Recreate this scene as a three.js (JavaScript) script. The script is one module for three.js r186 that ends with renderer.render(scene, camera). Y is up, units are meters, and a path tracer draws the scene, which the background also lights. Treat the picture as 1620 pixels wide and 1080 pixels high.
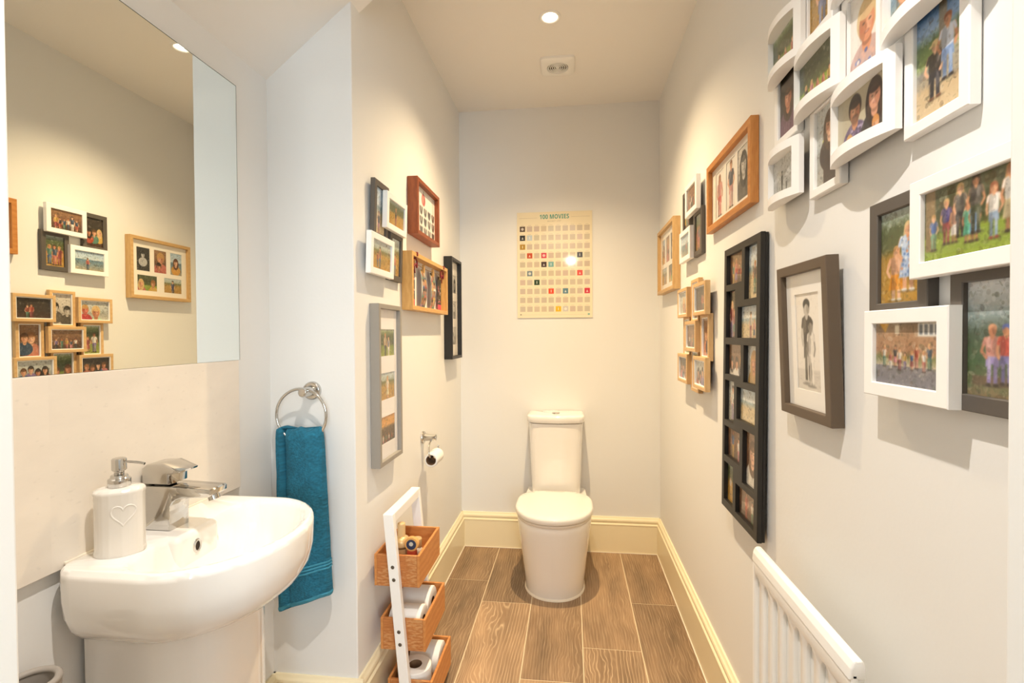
import * as THREE from 'three';
import { RoundedBoxGeometry } from 'three/addons/geometries/RoundedBoxGeometry.js';
import { mergeGeometries, mergeVertices, toCreasedNormals } from 'three/addons/utils/BufferGeometryUtils.js';
import { ImprovedNoise } from 'three/addons/math/ImprovedNoise.js';
import { RectAreaLightUniformsLib } from 'three/addons/lights/RectAreaLightUniformsLib.js';

// ───────────────────────── camera, light, exposure ─────────────────────────
const scene = new THREE.Scene();
scene.background = new THREE.Color(0x000000);
const camera = new THREE.PerspectiveCamera(2 * Math.atan(540 / 780) * 180 / Math.PI, 1.5, 0.02, 30);
camera.position.set(0, 1.1756, 0);
camera.rotation.order = 'YXZ';
camera.rotation.set(-0.0153, 0.1198, -0.006);
scene.add(camera);
const renderer = new THREE.WebGLRenderer();
renderer.toneMapping = THREE.LinearToneMapping;
renderer.toneMappingExposure = 0.352;
renderer.shadowMap.enabled = true;
RectAreaLightUniformsLib.init();
const WARM = new THREE.Color().setRGB(1.0, 0.755, 0.45);       // the room's ceiling spots
const HALL = new THREE.Color().setRGB(1.0, 0.93, 0.84);       // unseen hall lamp behind the camera, lights poster and alcove wall
const WARM2 = new THREE.Color().setRGB(1.0, 0.92, 0.83);       // out-of-view spot by the door, whiter to suit the near walls
const SPOT_POWER = 28, SPOT2_POWER = 24.5, BEAM_POWER = 9, HALL_POWER = 2.5, UNSEEN_WINDOW_POWER = 46;
const DAY = new THREE.Color().setRGB(0.7, 0.87, 1.0);          // cool light of the unseen hall window
const SPOTS = [[-0.077, -1.931], [-0.1, -0.47]];  // the second is out of view, lights the alcove and near walls
const HALL_LAMP = [0.0, 2.12, 1.05];

// ───────────────────────── the plan, in metres ─────────────────────────
const XR = 0.466, XC = -0.612, XM = -0.869, ZE = -2.688, ZA = -1.337, H = 2.4, ZF = -0.33;
const SKIRT = 0.19;

// ───────────────────────── helpers ─────────────────────────
function rng(seed) { let a = seed >>> 0; return () => { a = (a + 0x6D2B79F5) >>> 0; let t = a; t = Math.imul(t ^ (t >>> 15), t | 1); t ^= t + Math.imul(t ^ (t >>> 7), t | 61); return ((t ^ (t >>> 14)) >>> 0) / 4294967296; }; }
const noise = new ImprovedNoise();
const fbm = (x, y, z, o = 4) => { let s = 0, a = 0.5; for (let i = 0; i < o; i++) { s += a * noise.noise(x, y, z); x *= 2.03; y *= 2.03; a *= 0.5; } return s; };
const lerp = (a, b, t) => a + (b - a) * t;
const names = {};
function numbered(n) { const k = names[n] = (names[n] ?? -1) + 1; return k ? `${n}_${String(k).padStart(3, '0')}` : n; }
function obj(name, geo, mat, parent = scene) {
  const g = Array.isArray(geo) ? merge(geo) : geo;
  const m = new THREE.Mesh(g, mat); m.castShadow = m.receiveShadow = true;
  m.name = parent === scene ? numbered(name) : name; parent.add(m); return m;
}
function merge(list) {
  const g = list.map((q) => { const c = q.index ? q.toNonIndexed() : q; for (const k of Object.keys(c.attributes)) if (!['position', 'normal', 'uv'].includes(k)) c.deleteAttribute(k); return c; });
  return mergeGeometries(g);
}
function tag(o, label, category, group) { o.userData.label = label; o.userData.category = category; if (group) o.userData.group = group; return o; }
function thing(name, label, category, at = [0, 0, 0], turn = 0, group) {
  const o = new THREE.Group(); o.name = numbered(name); o.position.set(...at); o.rotation.order = 'YXZ'; o.rotation.y = turn; scene.add(o); return tag(o, label, category, group);
}
function struct(name, geo, mat, parent = scene) { const m = obj(name, geo, mat, parent); if (parent === scene) m.userData.kind = 'structure'; return m; }
const bx = (x0, x1, y0, y1, z0, z1) => { const g = new THREE.BoxGeometry(x1 - x0, y1 - y0, z1 - z0); g.translate((x0 + x1) / 2, (y0 + y1) / 2, (z0 + z1) / 2); return g; };
const rbx = (x0, x1, y0, y1, z0, z1, r = 0.002, s = 2) => { const g = new RoundedBoxGeometry(x1 - x0, y1 - y0, z1 - z0, s, r); g.translate((x0 + x1) / 2, (y0 + y1) / 2, (z0 + z1) / 2); return g; };
const cyl = (r0, r1, h, at, axis = 'y', seg = 40) => { const g = new THREE.CylinderGeometry(r1, r0, h, seg); if (axis === 'x') g.rotateZ(-Math.PI / 2); if (axis === 'z') g.rotateX(Math.PI / 2); g.translate(...at); return g; };
const lathe = (pts, at = [0, 0, 0], axis = 'y', seg = 48) => { const g = new THREE.LatheGeometry(pts.map((p) => new THREE.Vector2(p[0], p[1])), seg); if (axis === 'x') g.rotateZ(-Math.PI / 2); if (axis === 'z') g.rotateX(Math.PI / 2); g.translate(...at); return g; };
const tube = (pts, r, seg = 40, rs = 10, closed = false) => new THREE.TubeGeometry(new THREE.CatmullRomCurve3(pts.map((p) => new THREE.Vector3(...p)), closed), seg, r, rs, closed);
function boxUV(g, s = 1) {                                      // uv in metres from the dominant face direction
  const q = g.index ? g.toNonIndexed() : g, p = q.attributes.position, n = q.attributes.normal, uv = new Float32Array(p.count * 2);
  for (let i = 0; i < p.count; i++) {
    const ax = Math.abs(n.getX(i)), ay = Math.abs(n.getY(i)), az = Math.abs(n.getZ(i));
    const [a, b] = ax >= ay && ax >= az ? [p.getZ(i), p.getY(i)] : ay >= az ? [p.getX(i), p.getZ(i)] : [p.getX(i), p.getY(i)];
    uv[2 * i] = a * s; uv[2 * i + 1] = b * s;
  }
  q.setAttribute('uv', new THREE.BufferAttribute(uv, 2)); return q;
}
function loft(rings, { capStart = true, capEnd = true, crease = 0.7 } = {}) {    // rings of equal length, closed around
  const n = rings[0].length, pos = [], idx = [], uv = [];
  rings.forEach((r, j) => r.forEach((p, i) => { pos.push(...p); uv.push(i / n, j / (rings.length - 1)); }));
  for (let j = 0; j < rings.length - 1; j++) for (let i = 0; i < n; i++) { const a = j * n + i, b = j * n + (i + 1) % n, c = a + n, d = b + n; idx.push(a, b, d, a, d, c); }
  const cap = (r, base, flip) => { const c = [0, 0, 0]; r.forEach((p) => p.forEach((v, k) => { c[k] += v / n; })); const ci = pos.length / 3; pos.push(...c); uv.push(0.5, 0.5); for (let i = 0; i < n; i++) { const a = base + i, b = base + (i + 1) % n; flip ? idx.push(ci, b, a) : idx.push(ci, a, b); } };
  if (capStart) cap(rings[0], 0, true);
  if (capEnd) cap(rings[rings.length - 1], (rings.length - 1) * n, false);
  const g = new THREE.BufferGeometry(); g.setAttribute('position', new THREE.Float32BufferAttribute(pos, 3)); g.setAttribute('uv', new THREE.Float32BufferAttribute(uv, 2)); g.setIndex(idx);
  return flip2(toCreasedNormals(g, crease));
}
function flip2(g) {                                              // make sure the faces point outwards
  const p = g.attributes.position; let v = 0; const A = new THREE.Vector3(), B = new THREE.Vector3(), C = new THREE.Vector3();
  for (let i = 0; i < p.count; i += 3) { A.fromBufferAttribute(p, i); B.fromBufferAttribute(p, i + 1); C.fromBufferAttribute(p, i + 2); v += A.dot(B.cross(C)); }
  if (v > 0) return g;
  for (const k of ['position', 'normal', 'uv']) { const a = g.attributes[k], n = a.itemSize; for (let i = 0; i < a.count; i += 3) for (let j = 0; j < n; j++) { const q = a.array[(i + 1) * n + j]; a.array[(i + 1) * n + j] = a.array[(i + 2) * n + j]; a.array[(i + 2) * n + j] = q; } }
  const nn = g.attributes.normal.array; for (let i = 0; i < nn.length; i++) nn[i] = -nn[i];
  return g;
}
function extrudeZ(pts, z0, z1) {                                // polygon in x,y swept along z
  const g = new THREE.ExtrudeGeometry(new THREE.Shape(pts.map((p) => new THREE.Vector2(p[0], p[1]))), { depth: z1 - z0, bevelEnabled: false }); g.translate(0, 0, z0); return g;
}

// ───────────────────────── textures and materials ─────────────────────────
function dataTex(w, h, fn, srgb = true) {
  const d = new Uint8Array(w * h * 4);
  for (let y = 0; y < h; y++) for (let x = 0; x < w; x++) { const c = fn(x / w, y / h, x, y), i = 4 * (y * w + x); d[i] = c[0]; d[i + 1] = c[1]; d[i + 2] = c[2]; d[i + 3] = 255; }
  const t = new THREE.DataTexture(d, w, h); t.wrapS = t.wrapT = THREE.RepeatWrapping; t.magFilter = THREE.LinearFilter; t.minFilter = THREE.LinearMipmapLinearFilter; t.generateMipmaps = true;
  if (srgb) t.colorSpace = THREE.SRGBColorSpace; t.needsUpdate = true; return t;
}
const std = (color, roughness = 0.6, extra = {}) => new THREE.MeshPhysicalMaterial({ color, roughness, metalness: 0, ...extra });
const rollerBump = dataTex(256, 256, (u, v) => { const k = 128 + 90 * fbm(u * 40, v * 40, 3.1, 3); return [k, k, k]; }, false);
rollerBump.repeat.set(3, 3);
const M = {};
M.wall = std('#ebebe9', 0.62, { bumpMap: rollerBump, bumpScale: 0.0003 });
M.ceil = std('#f3f1ed', 0.9);
M.skirt = std('#f4e7c4', 0.28, { specularIntensity: 0.6 });
M.gloss = std('#f6f6f3', 0.3);
M.seal = std('#ece3d2', 0.5);
M.grout = std('#d9c6a6', 0.85);
M.ceramic = std('#f6f3ee', 0.08, { clearcoat: 0.6, clearcoatRoughness: 0.04 });
M.plastic = std('#ece8e1', 0.22);
M.chrome = new THREE.MeshPhysicalMaterial({ color: '#cbc9c5', metalness: 1, roughness: 0.08 });
M.mirror = new THREE.MeshPhysicalMaterial({ color: '#e9ece8', metalness: 1, roughness: 0.0 });
M.mirrorEdge = std('#5b6660', 0.3);
M.dark = std('#1c1915', 0.5);
M.hole = std('#2b2016', 0.9);
M.paper = std('#f2efe9', 0.95);
M.card = std('#8a6a4c', 0.95);
M.mount = std('#f1ebe0', 0.9);
M.glass = new THREE.MeshPhysicalMaterial({ color: '#ffffff', roughness: 0.02, transmission: 1, thickness: 0, ior: 1.3 });
M.white = std('#faf9f7', 0.35);
M.whiteLacquer = std('#f8f7f4', 0.3);
M.charcoal = std('#57514b', 0.5);
M.black = std('#171411', 0.45);
M.brown = std('#5f5040', 0.5);
M.grey = std('#989289', 0.5);
M.bin = std('#a59d94', 0.45);
M.screw = new THREE.MeshPhysicalMaterial({ color: '#6d665c', metalness: 0.8, roughness: 0.4 });
function woodTex(light, dark, seed, fx = 5, fy = 46) {
  return dataTex(256, 256, (u, v) => {
    const a = 0.5 + 0.5 * Math.sin((v * fy + 3.2 * fbm(u * fx, v * 6, seed)) * 2), b = 0.5 + 0.9 * fbm(u * 8, v * 120, seed + 5, 3);
    const t = Math.min(1, Math.max(0, 0.35 * a + 0.65 * b)); return light.map((l, k) => lerp(l, dark[k], t));
  });
}
const woodMat = (light, dark, seed, rough = 0.45, rep = 3) => { const map = woodTex(light, dark, seed); map.repeat.set(rep, rep); return new THREE.MeshPhysicalMaterial({ map, roughness: rough }); };
M.oakOrange = woodMat([208, 146, 78], [178, 112, 50], 1);
M.oakLight = woodMat([214, 178, 124], [190, 150, 96], 2);
M.ash = woodMat([222, 188, 138], [202, 162, 110], 7);
M.pine = woodMat([222, 176, 108], [196, 146, 80], 3);
M.redwood = woodMat([156, 82, 38], [120, 56, 22], 4);
M.crate = woodMat([216, 152, 86], [188, 118, 60], 6, 0.6);
M.crateWorn = (() => {
  const map = dataTex(256, 256, (u, v) => { const g = Math.min(1, Math.max(0, 0.5 + 0.9 * fbm(u * 5, v * 60, 9, 3))), w = fbm(u * 14, v * 36, 4, 4) + 0.9 * fbm(u * 2.5, v * 3, 8, 2); const t = 0.7 * Math.min(1, Math.max(0, (w - 0.05) * 2.4)); return [lerp(lerp(206, 158, g), 222, t * 0.7), lerp(lerp(136, 92, g), 186, t * 0.7), lerp(lerp(74, 44, g), 136, t * 0.7)]; });
  map.repeat.set(5, 5); return new THREE.MeshPhysicalMaterial({ map, roughness: 0.7 });
})();
M.stone = (() => {
  const map = dataTex(512, 512, (u, v) => { const c = fbm(u * 5, v * 9, 2.2, 5), s = fbm(u * 60, v * 90, 7.7, 2); const k = 1 + 0.05 * c - (s > 0.3 ? (s - 0.3) * 0.25 : 0); return [236 * k, 228 * k, 216 * k].map((q) => Math.min(255, q)); });
  map.repeat.set(1.4, 1.4); return new THREE.MeshPhysicalMaterial({ map, roughness: 0.4 });
})();

// ───────────────────────── floor ─────────────────────────
function plankMat(seed, tone, cathedral) {
  const W = 256, L = 1024, cx = 0.35 + 0.3 * rng(seed)(), yc = 0.3 + 0.4 * rng(seed + 7)();
  const map = dataTex(W, L, (u, v) => {
    const wob = fbm(u * 2.2, v * 3.5, seed, 4), fine = fbm(u * 60, v * 7, seed + 11, 3), knot = fbm(u * 2.5, v * 3, seed + 20, 3);
    const d = Math.abs(u - cx + 0.14 * wob), arch = cathedral ? Math.sqrt(d * d * 70 + 2.2 * (v - yc) * (v - yc) + 0.02) + (v - yc) * 1.6 - 0.7 * wob : d * 14 + 0.9 * wob + 0.8 * v;
    const rings = Math.sin(arch * (cathedral ? 15 : 9) + 1.0 * fbm(u * 9, v * 14, seed + 3, 2)), band = Math.pow(Math.max(0, rings), 3) * (0.75 + 0.7 * fbm(u * 4, v * 6, seed + 2, 2));
    const pores = Math.max(0, fine) * 1.1; const t = Math.min(1, Math.max(0, band * (cathedral ? 0.66 : 0.34) + pores * 0.7));
    const k = tone * (1 + 0.32 * knot + 0.14 * wob);
    return [lerp(154 * k, 226, t), lerp(126 * k, 200, t), lerp(97 * k, 164, t)].map((q) => Math.max(0, Math.min(255, q)));
  });
  return new THREE.MeshPhysicalMaterial({ map, roughness: 0.5, specularIntensity: 0.5 });
}
const planks = [plankMat(3, 1.0, false), plankMat(14, 0.96, true), plankMat(25, 0.9, false), plankMat(37, 1.04, true), plankMat(52, 0.84, false), plankMat(71, 1.06, false)];
const floor = struct('floor', bx(-1.0, 0.58, -0.1, -0.0015, -2.8, -0.2), M.grout);
{
  const xs = [-0.869, -0.831, -0.614, -0.397, -0.179, 0.038, 0.254, 0.466], cut = [-2.2, -1.9, -2.305, -2.125, -1.655, -1.848, -2.178], kinds = [[2, 4, 0, 2], [0, 4, 2, 5], [2, 4, 0, 2], [4, 3, 1, 0], [2, 5, 1, 0], [0, 1, 3, 2], [2, 4, 5, 0]], g = 0.0022;
  for (let c = 0; c < 7; c++) {
    const cuts = []; for (let z = cut[c] - 0.9; z < 0.6; z += 0.9) cuts.push(z);
    cuts.forEach((z, k) => {
      const z0 = Math.max(ZE, z), z1 = Math.min(-0.21, z + 0.9); if (z1 - z0 < 0.03) return;
      const x0 = xs[c] + g, x1 = xs[c + 1] - g;
      if (x1 < XC && z1 < ZA) return;
      const zz = x1 < XC ? Math.max(z0, ZA) : z0;
      const q = boxUV(rbx(x0, x1, -0.008, 0, zz + g, z1 - g, 0.0008, 1)), uv = q.attributes.uv, p = q.attributes.position;
      for (let i = 0; i < p.count; i++) uv.setXY(i, (p.getX(i) - xs[c]) / 0.2165 * 0.98, (p.getZ(i) - z) / 0.9);
      obj('plank', q, planks[kinds[c][k % 4]], floor);
    });
  }
}

// ───────────────────────── room shell ─────────────────────────
struct('wall_right', boxUV(bx(XR, XR + 0.12, 0, H, -2.8, ZF + 0.12)), M.wall);
struct('wall_back', boxUV(bx(XC - 0.02, XR, 0, H, -2.8, ZE)), M.wall);
struct('wall_left', boxUV(bx(XM - 0.12, XM, 0, H, ZA, ZF + 0.12)), M.wall);
struct('wall_corridor', boxUV(rbx(XM - 0.12, XC, -0.02, H + 0.02, -2.8, ZA, 0.004, 2)), M.wall);
const DO0 = -0.43, DO1 = 0.263, DH = 2.0;                        // the doorway, inside its lining
struct('wall_front', [bx(XM - 0.12, DO0 - 0.02, 0, H, ZF, ZF + 0.12), bx(DO1 + 0.02, XR, 0, H, ZF, ZF + 0.12), bx(DO0 - 0.02, DO1 + 0.02, DH + 0.02, H, ZF, ZF + 0.12)].map((g) => boxUV(g)), M.wall);
struct('trim_1', [rbx(DO0 - 0.02, DO0, 0, DH, ZF - 0.004, ZF + 0.124, 0.003), rbx(DO1, DO1 + 0.02, 0, DH, ZF - 0.004, ZF + 0.124, 0.003), rbx(DO0 - 0.02, DO1 + 0.02, DH, DH + 0.02, ZF - 0.004, ZF + 0.124, 0.003)], M.gloss);
const DL = 0.036;                                                // spot cut-out radius
{
  const s = new THREE.Shape([[-1.0, 2.8], [0.58, 2.8], [0.58, 0.2], [-1.0, 0.2]].map((p) => new THREE.Vector2(...p)));
  for (const [x, z] of SPOTS) { const h = new THREE.Path(); h.absarc(x, -z, DL, 0, Math.PI * 2, true); s.holes.push(h); }
  const g = new THREE.ExtrudeGeometry(s, { depth: 0.1, bevelEnabled: false, curveSegments: 32 }); g.rotateX(-Math.PI / 2); g.translate(0, H, 0);
  struct('ceiling', g, M.ceil);
}
struct('ceiling_slope', extrudeZ([[XM, 1.911], [-0.252, H], [XM, H]], -1.391, ZF), M.ceil);
// hall behind the camera
struct('floor_hall', bx(-1.5, 1.5, -0.1, 0, -0.2, 3.0), std('#8d7157', 0.6));
struct('ceiling_hall', bx(-1.5, 1.5, H, H + 0.1, -0.2, 3.0), M.ceil);
struct('wall_hall_left', bx(-1.6, -1.5, 0, H, -0.21, 3.0), M.wall);
struct('wall_hall_right', bx(1.5, 1.6, 0, H, -0.21, 3.0), M.wall);
struct('wall_hall_back', [bx(-1.6, 0.55, 0, H, 3.0, 3.1), bx(1.45, 1.6, 0, H, 3.0, 3.1), bx(0.55, 1.45, 0, 0.9, 3.0, 3.1), bx(0.55, 1.45, 2.1, H, 3.0, 3.1)], M.wall);
{
  const w = struct('unseen_window_1', bx(0.55, 1.45, 0.9, 2.1, 3.06, 3.07), new THREE.MeshStandardMaterial({ color: 0x000000, emissive: DAY, emissiveIntensity: 12 }));  // unseen window behind the camera, placed to light alcove and near wall coolly
  obj('unseen_window_frame', [bx(0.55, 0.6, 0.9, 2.1, 3.0, 3.06), bx(1.4, 1.45, 0.9, 2.1, 3.0, 3.06), bx(0.6, 1.4, 0.9, 0.95, 3.0, 3.06), bx(0.6, 1.4, 2.05, 2.1, 3.0, 3.06)], M.gloss, w);
  const l = new THREE.RectAreaLight(DAY, UNSEEN_WINDOW_POWER, 0.78, 1.08); l.position.set(1.0, 1.5, 3.05); l.lookAt(1.0, 1.5, 0); l.name = 'unseen_window_light'; scene.add(l);  // out of view, sends cool light through the doorway
}
struct('wall_hall_front', [bx(-1.5, XM - 0.12, 0, H, ZF, ZF + 0.12), bx(XR + 0.12, 1.5, 0, H, ZF, ZF + 0.12)], M.wall);

// skirting: plain face, a bead, a groove and a rounded top
const skirtProfile = [[0, 0], [0.018, 0], [0.018, 0.146], [0.0195, 0.149], [0.0195, 0.153], [0.0165, 0.156], [0.0135, 0.158], [0.0135, 0.163], [0.016, 0.167], [0.0165, 0.172], [0.0145, 0.178], [0.0105, 0.182], [0.009, 0.184], [0.006, SKIRT], [0, SKIRT]];
function skirt(name, len, at, turn) {                            // runs along local +z, stands proud along local +x
  const g = new THREE.ExtrudeGeometry(new THREE.Shape(skirtProfile.map((p) => new THREE.Vector2(...p))), { depth: len, bevelEnabled: false });
  g.rotateY(turn); g.translate(...at); const m = struct(name, g, M.skirt);
  const s = bx(0.018, 0.0215, 0, 0.003, 0, len); s.rotateY(turn); s.translate(...at); obj('seal', s, M.seal, m); return m;
}
skirt('baseboard_left', ZA - ZE, [XC, 0, ZE], 0);
skirt('baseboard_back', XR - XC, [XR, 0, ZE], -Math.PI / 2);
skirt('baseboard_right', ZF - ZE, [XR, 0, ZF], Math.PI);
skirt('baseboard_alcove', XC - XM + 0.018, [XC + 0.018, 0, ZA], -Math.PI / 2);
skirt('baseboard_basin', ZF - ZA, [XM, 0, ZA], 0);

// ───────────────────────── ceiling fittings ─────────────────────────
const glow = (c, k) => new THREE.MeshStandardMaterial({ color: 0x000000, emissive: c, emissiveIntensity: k });
SPOTS.forEach(([x, z], i) => {
  const t = thing('ceiling_spotlight', i ? 'unseen recessed ceiling spotlight lighting the doorway end of the room' : 'lit recessed ceiling spotlight beside the extractor fan', 'spotlight', [x, H, z], 0, 'ceiling spotlights');
  obj('bezel', lathe([[0.029, 0.012], [0.0295, 0.001], [0.031, -0.003], [0.036, -0.005], [0.041, -0.004], [0.0425, 0]]), M.gloss, t);
  obj('can', lathe([[0.0, 0.062], [0.034, 0.062], [0.034, 0.0]]), M.chrome, t);
  obj('bulb', lathe([[0, 0.006], [0.018, 0.007], [0.0215, 0.012], [0.0215, 0.03], [0.012, 0.05], [0, 0.052]]), glow(new THREE.Color().setRGB(1, 0.86, 0.62), 40), t);
  const l = new THREE.SpotLight(i ? WARM2 : WARM, i ? SPOT2_POWER : SPOT_POWER, 0, 1.06, 1, 2); l.position.set(0, 0.002, 0); l.target.position.set(0, -2, 0); t.add(l, l.target);
  l.castShadow = true; l.shadow.radius = 0.8; l.name = 'spot_light'; l.target.name = 'spot_target';
  if (i) return;                                                 // the out-of-view spot by the door keeps only the wide cone
  const c = new THREE.SpotLight(WARM, BEAM_POWER, 0, 0.66, 1, 2); c.position.copy(l.position); c.target = l.target; c.castShadow = true; c.shadow.radius = 0.8; c.name = 'spot_beam'; t.add(c);   // the reflector's brighter core
});
{
  const t = thing('unseen_hall_lamp', 'unseen hall lamp, a small white globe placed to light the poster and alcove', 'lamp', [HALL_LAMP[0], HALL_LAMP[1], HALL_LAMP[2]]);  // out of view, placed for the glint on the poster
  obj('globe', new THREE.SphereGeometry(0.026, 40, 24), glow(HALL, 25), t);
  obj('cord', cyl(0.004, 0.004, H - HALL_LAMP[1] - 0.026, [0, (H - HALL_LAMP[1] + 0.026) / 2, 0], 'y', 12), M.gloss, t);
  obj('ceiling_rose', cyl(0.045, 0.04, 0.02, [0, H - HALL_LAMP[1] - 0.01, 0]), M.gloss, t);
  const l = new THREE.PointLight(HALL, HALL_POWER, 0, 2); l.castShadow = true; l.shadow.radius = 1.25; l.name = 'unseen_hall_light'; t.add(l);
}
{
  const t = thing('extractor_fan', 'square white ceiling extractor fan with a round ringed grille', 'fan', [-0.057, H, -2.277]);
  const N = 96, sq = (k, y) => { const r = []; for (let i = 0; i < N; i++) { const a = i / N * Math.PI * 2, c = Math.cos(a), q = Math.sin(a), e = Math.pow(Math.pow(Math.abs(c), 9) + Math.pow(Math.abs(q), 9), -1 / 9); r.push([k * e * c, y, k * e * q]); } return r; }, ci = (k, y) => { const r = []; for (let i = 0; i < N; i++) { const a = i / N * Math.PI * 2; r.push([k * Math.cos(a), y, k * Math.sin(a)]); } return r; };
  obj('cover_plate', loft([sq(0.0775, 0), sq(0.0775, -0.004), sq(0.076, -0.009), sq(0.07, -0.013), ci(0.052, -0.016), ci(0.0485, -0.0155), ci(0.047, -0.013), ci(0.047, -0.0015)], { capStart: false, capEnd: false, crease: 0.6 }), M.gloss, t);
  obj('duct', cyl(0.047, 0.047, 0.002, [0, -0.0025, 0]), std('#4a3b29', 0.8), t);
  for (let k = 0; k < 4; k++) obj('grille_ring', new THREE.TorusGeometry(0.0415 - k * 0.0088, 0.0024, 8, 48).rotateX(Math.PI / 2).translate(0, -0.0125, 0), M.gloss, t);
  obj('hub', lathe([[0, -0.016], [0.006, -0.0155], [0.0095, -0.012], [0.0095, -0.003]]), M.gloss, t);
  obj('grille_spoke', [bx(-0.047, 0.047, -0.008, -0.005, -0.0015, 0.0015), bx(-0.0015, 0.0015, -0.008, -0.005, -0.047, 0.047)], std('#b7ab98', 0.5), t);
}

// ───────────────────────── mirror, splashback, basin ─────────────────────────
{
  const t = thing('wall_mirror', 'large frameless wall mirror above the stone splashback', 'mirror', [XM, 1.1126, -0.82]);
  obj('mirror_glass', bx(0.0065, 0.012, 0, 0.7057, -0.3675, 0.37), M.mirror, t);
  obj('backing', bx(0, 0.0064, 0.0, 0.7057, -0.3675, 0.37), M.mirrorEdge, t);
  obj('edge_strip', [bx(0, 0.0117, 0.7058, 0.7078, -0.3695, 0.37), bx(0, 0.0117, 0.0, 0.7058, -0.3695, -0.3676)], M.mirrorEdge, t);
  const s = obj('splashback_panel', boxUV(rbx(XM, XM + 0.0125, 0.782, 1.112, -1.1845, -0.46, 0.0015, 2)), M.stone); tag(s, 'cream stone splashback panel between mirror and wash basin', 'splashback');
}
const BZ = -0.905, BX = XM + 0.0125, RIM = 0.79;                  // basin centre line, wall side and rim height
const basin = thing('wash_basin', 'white oval pedestal wash basin with a chrome mixer tap', 'basin', [BX, 0, BZ]);
{
  const N = 96, outA = 0.197, cu = 0.16, fu = 0.162;
  const outline = (inset = 0) => { const r = []; for (let i = 0; i < N; i++) { const a = i / N * Math.PI * 2, c = Math.cos(a), s = Math.sin(a); r.push(c >= 0 ? [cu + (fu - inset) * c, (outA - inset) * s] : [cu + (cu - 0.0) * Math.sign(c) * Math.pow(Math.abs(c), 0.1), (outA - inset) * Math.sign(s) * Math.pow(Math.abs(s), 0.1) * lerp(1, 0.9, Math.pow(-c, 1.5))]); } return r; };
  const back = (u) => Math.max(0, u);
  const ring = (y, inset, shrink = 1, su = cu) => outline(inset).map(([u, s]) => [back(su + (u - su) * shrink), y, s * shrink]);
  const squeeze = (y, ks, ku) => outline(0).map(([u, s]) => [u * ku, y, s * ks]);
  const inner = (k, y, uc = 0.2) => { const r = []; for (let i = 0; i < N; i++) { const a = i / N * Math.PI * 2, c = Math.cos(a), s = Math.sin(a); const e = c >= 0 ? [cu + 0.143 * c, 0.178 * s] : [cu + 0.074 * Math.sign(c) * Math.pow(Math.abs(c), 0.5), 0.178 * Math.sign(s) * Math.pow(Math.abs(s), 0.55)]; r.push([uc + (e[0] - uc) * k, y, e[1] * k]); } return r; };
  const shell = loft([
    squeeze(0.632, 0.50, 0.60), squeeze(0.636, 0.60, 0.67), squeeze(0.645, 0.72, 0.76), squeeze(0.66, 0.84, 0.86), squeeze(0.68, 0.925, 0.935), squeeze(0.705, 0.975, 0.98), squeeze(0.735, 0.995, 0.997), squeeze(0.775, 1, 1),
    ring(0.783, 0.0006), ring(0.7875, 0.0025), ring(0.7897, 0.006), ring(RIM, 0.009),
    inner(1.03, 0.7898), inner(1.0, 0.7885), inner(0.972, 0.785), inner(0.945, 0.778), inner(0.91, 0.766), inner(0.86, 0.75), inner(0.78, 0.73), inner(0.66, 0.71), inner(0.5, 0.694), inner(0.32, 0.684), inner(0.12, 0.679),
  ], { crease: 1.2 });
  obj('bowl', shell, M.ceramic, basin);
  const plat = rbx(0.0, 0.112, 0.70, RIM, -0.056, 0.056, 0.012, 5);
  obj('tap_ledge', plat, M.ceramic, basin);
  const ov = lathe([[0.0065, 0.001], [0.0072, 0.0026], [0.0095, 0.0026], [0.0105, 0]], [0, 0, 0], 'x', 32); ov.scale(1, 1.35, 1); ov.translate(0.112, 0.757, 0.008);
  obj('overflow_ring', ov, M.chrome, basin);
  const oh = cyl(0.007, 0.007, 0.001, [0, 0, 0], 'x', 28); oh.scale(1, 1.35, 1); oh.translate(0.1125, 0.757, 0.008); obj('overflow_hole', oh, M.hole, basin);
  obj('waste', lathe([[0, 0.004], [0.018, 0.004], [0.022, 0.001], [0.022, 0]], [0.2, 0.6795, 0]), M.chrome, basin);
  const ped = (y, ks, ku) => { const r = []; for (let i = 0; i < 64; i++) { const a = i / 63 * Math.PI - Math.PI / 2; r.push([ku * Math.pow(Math.cos(a), 0.62) + 0.001, y, ks * Math.sign(Math.sin(a)) * Math.pow(Math.abs(Math.sin(a)), 0.62)]); } return r; };
  obj('pedestal', loft([ped(0, 0.142, 0.212), ped(0.04, 0.14, 0.21), ped(0.35, 0.138, 0.205), ped(0.655, 0.14, 0.205)], { crease: 0.9 }), M.ceramic, basin);
  obj('wall_seal', rbx(-0.0005, 0.004, 0.7885, 0.7935, -0.172, 0.172, 0.0012, 1), M.seal, basin);
}
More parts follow.
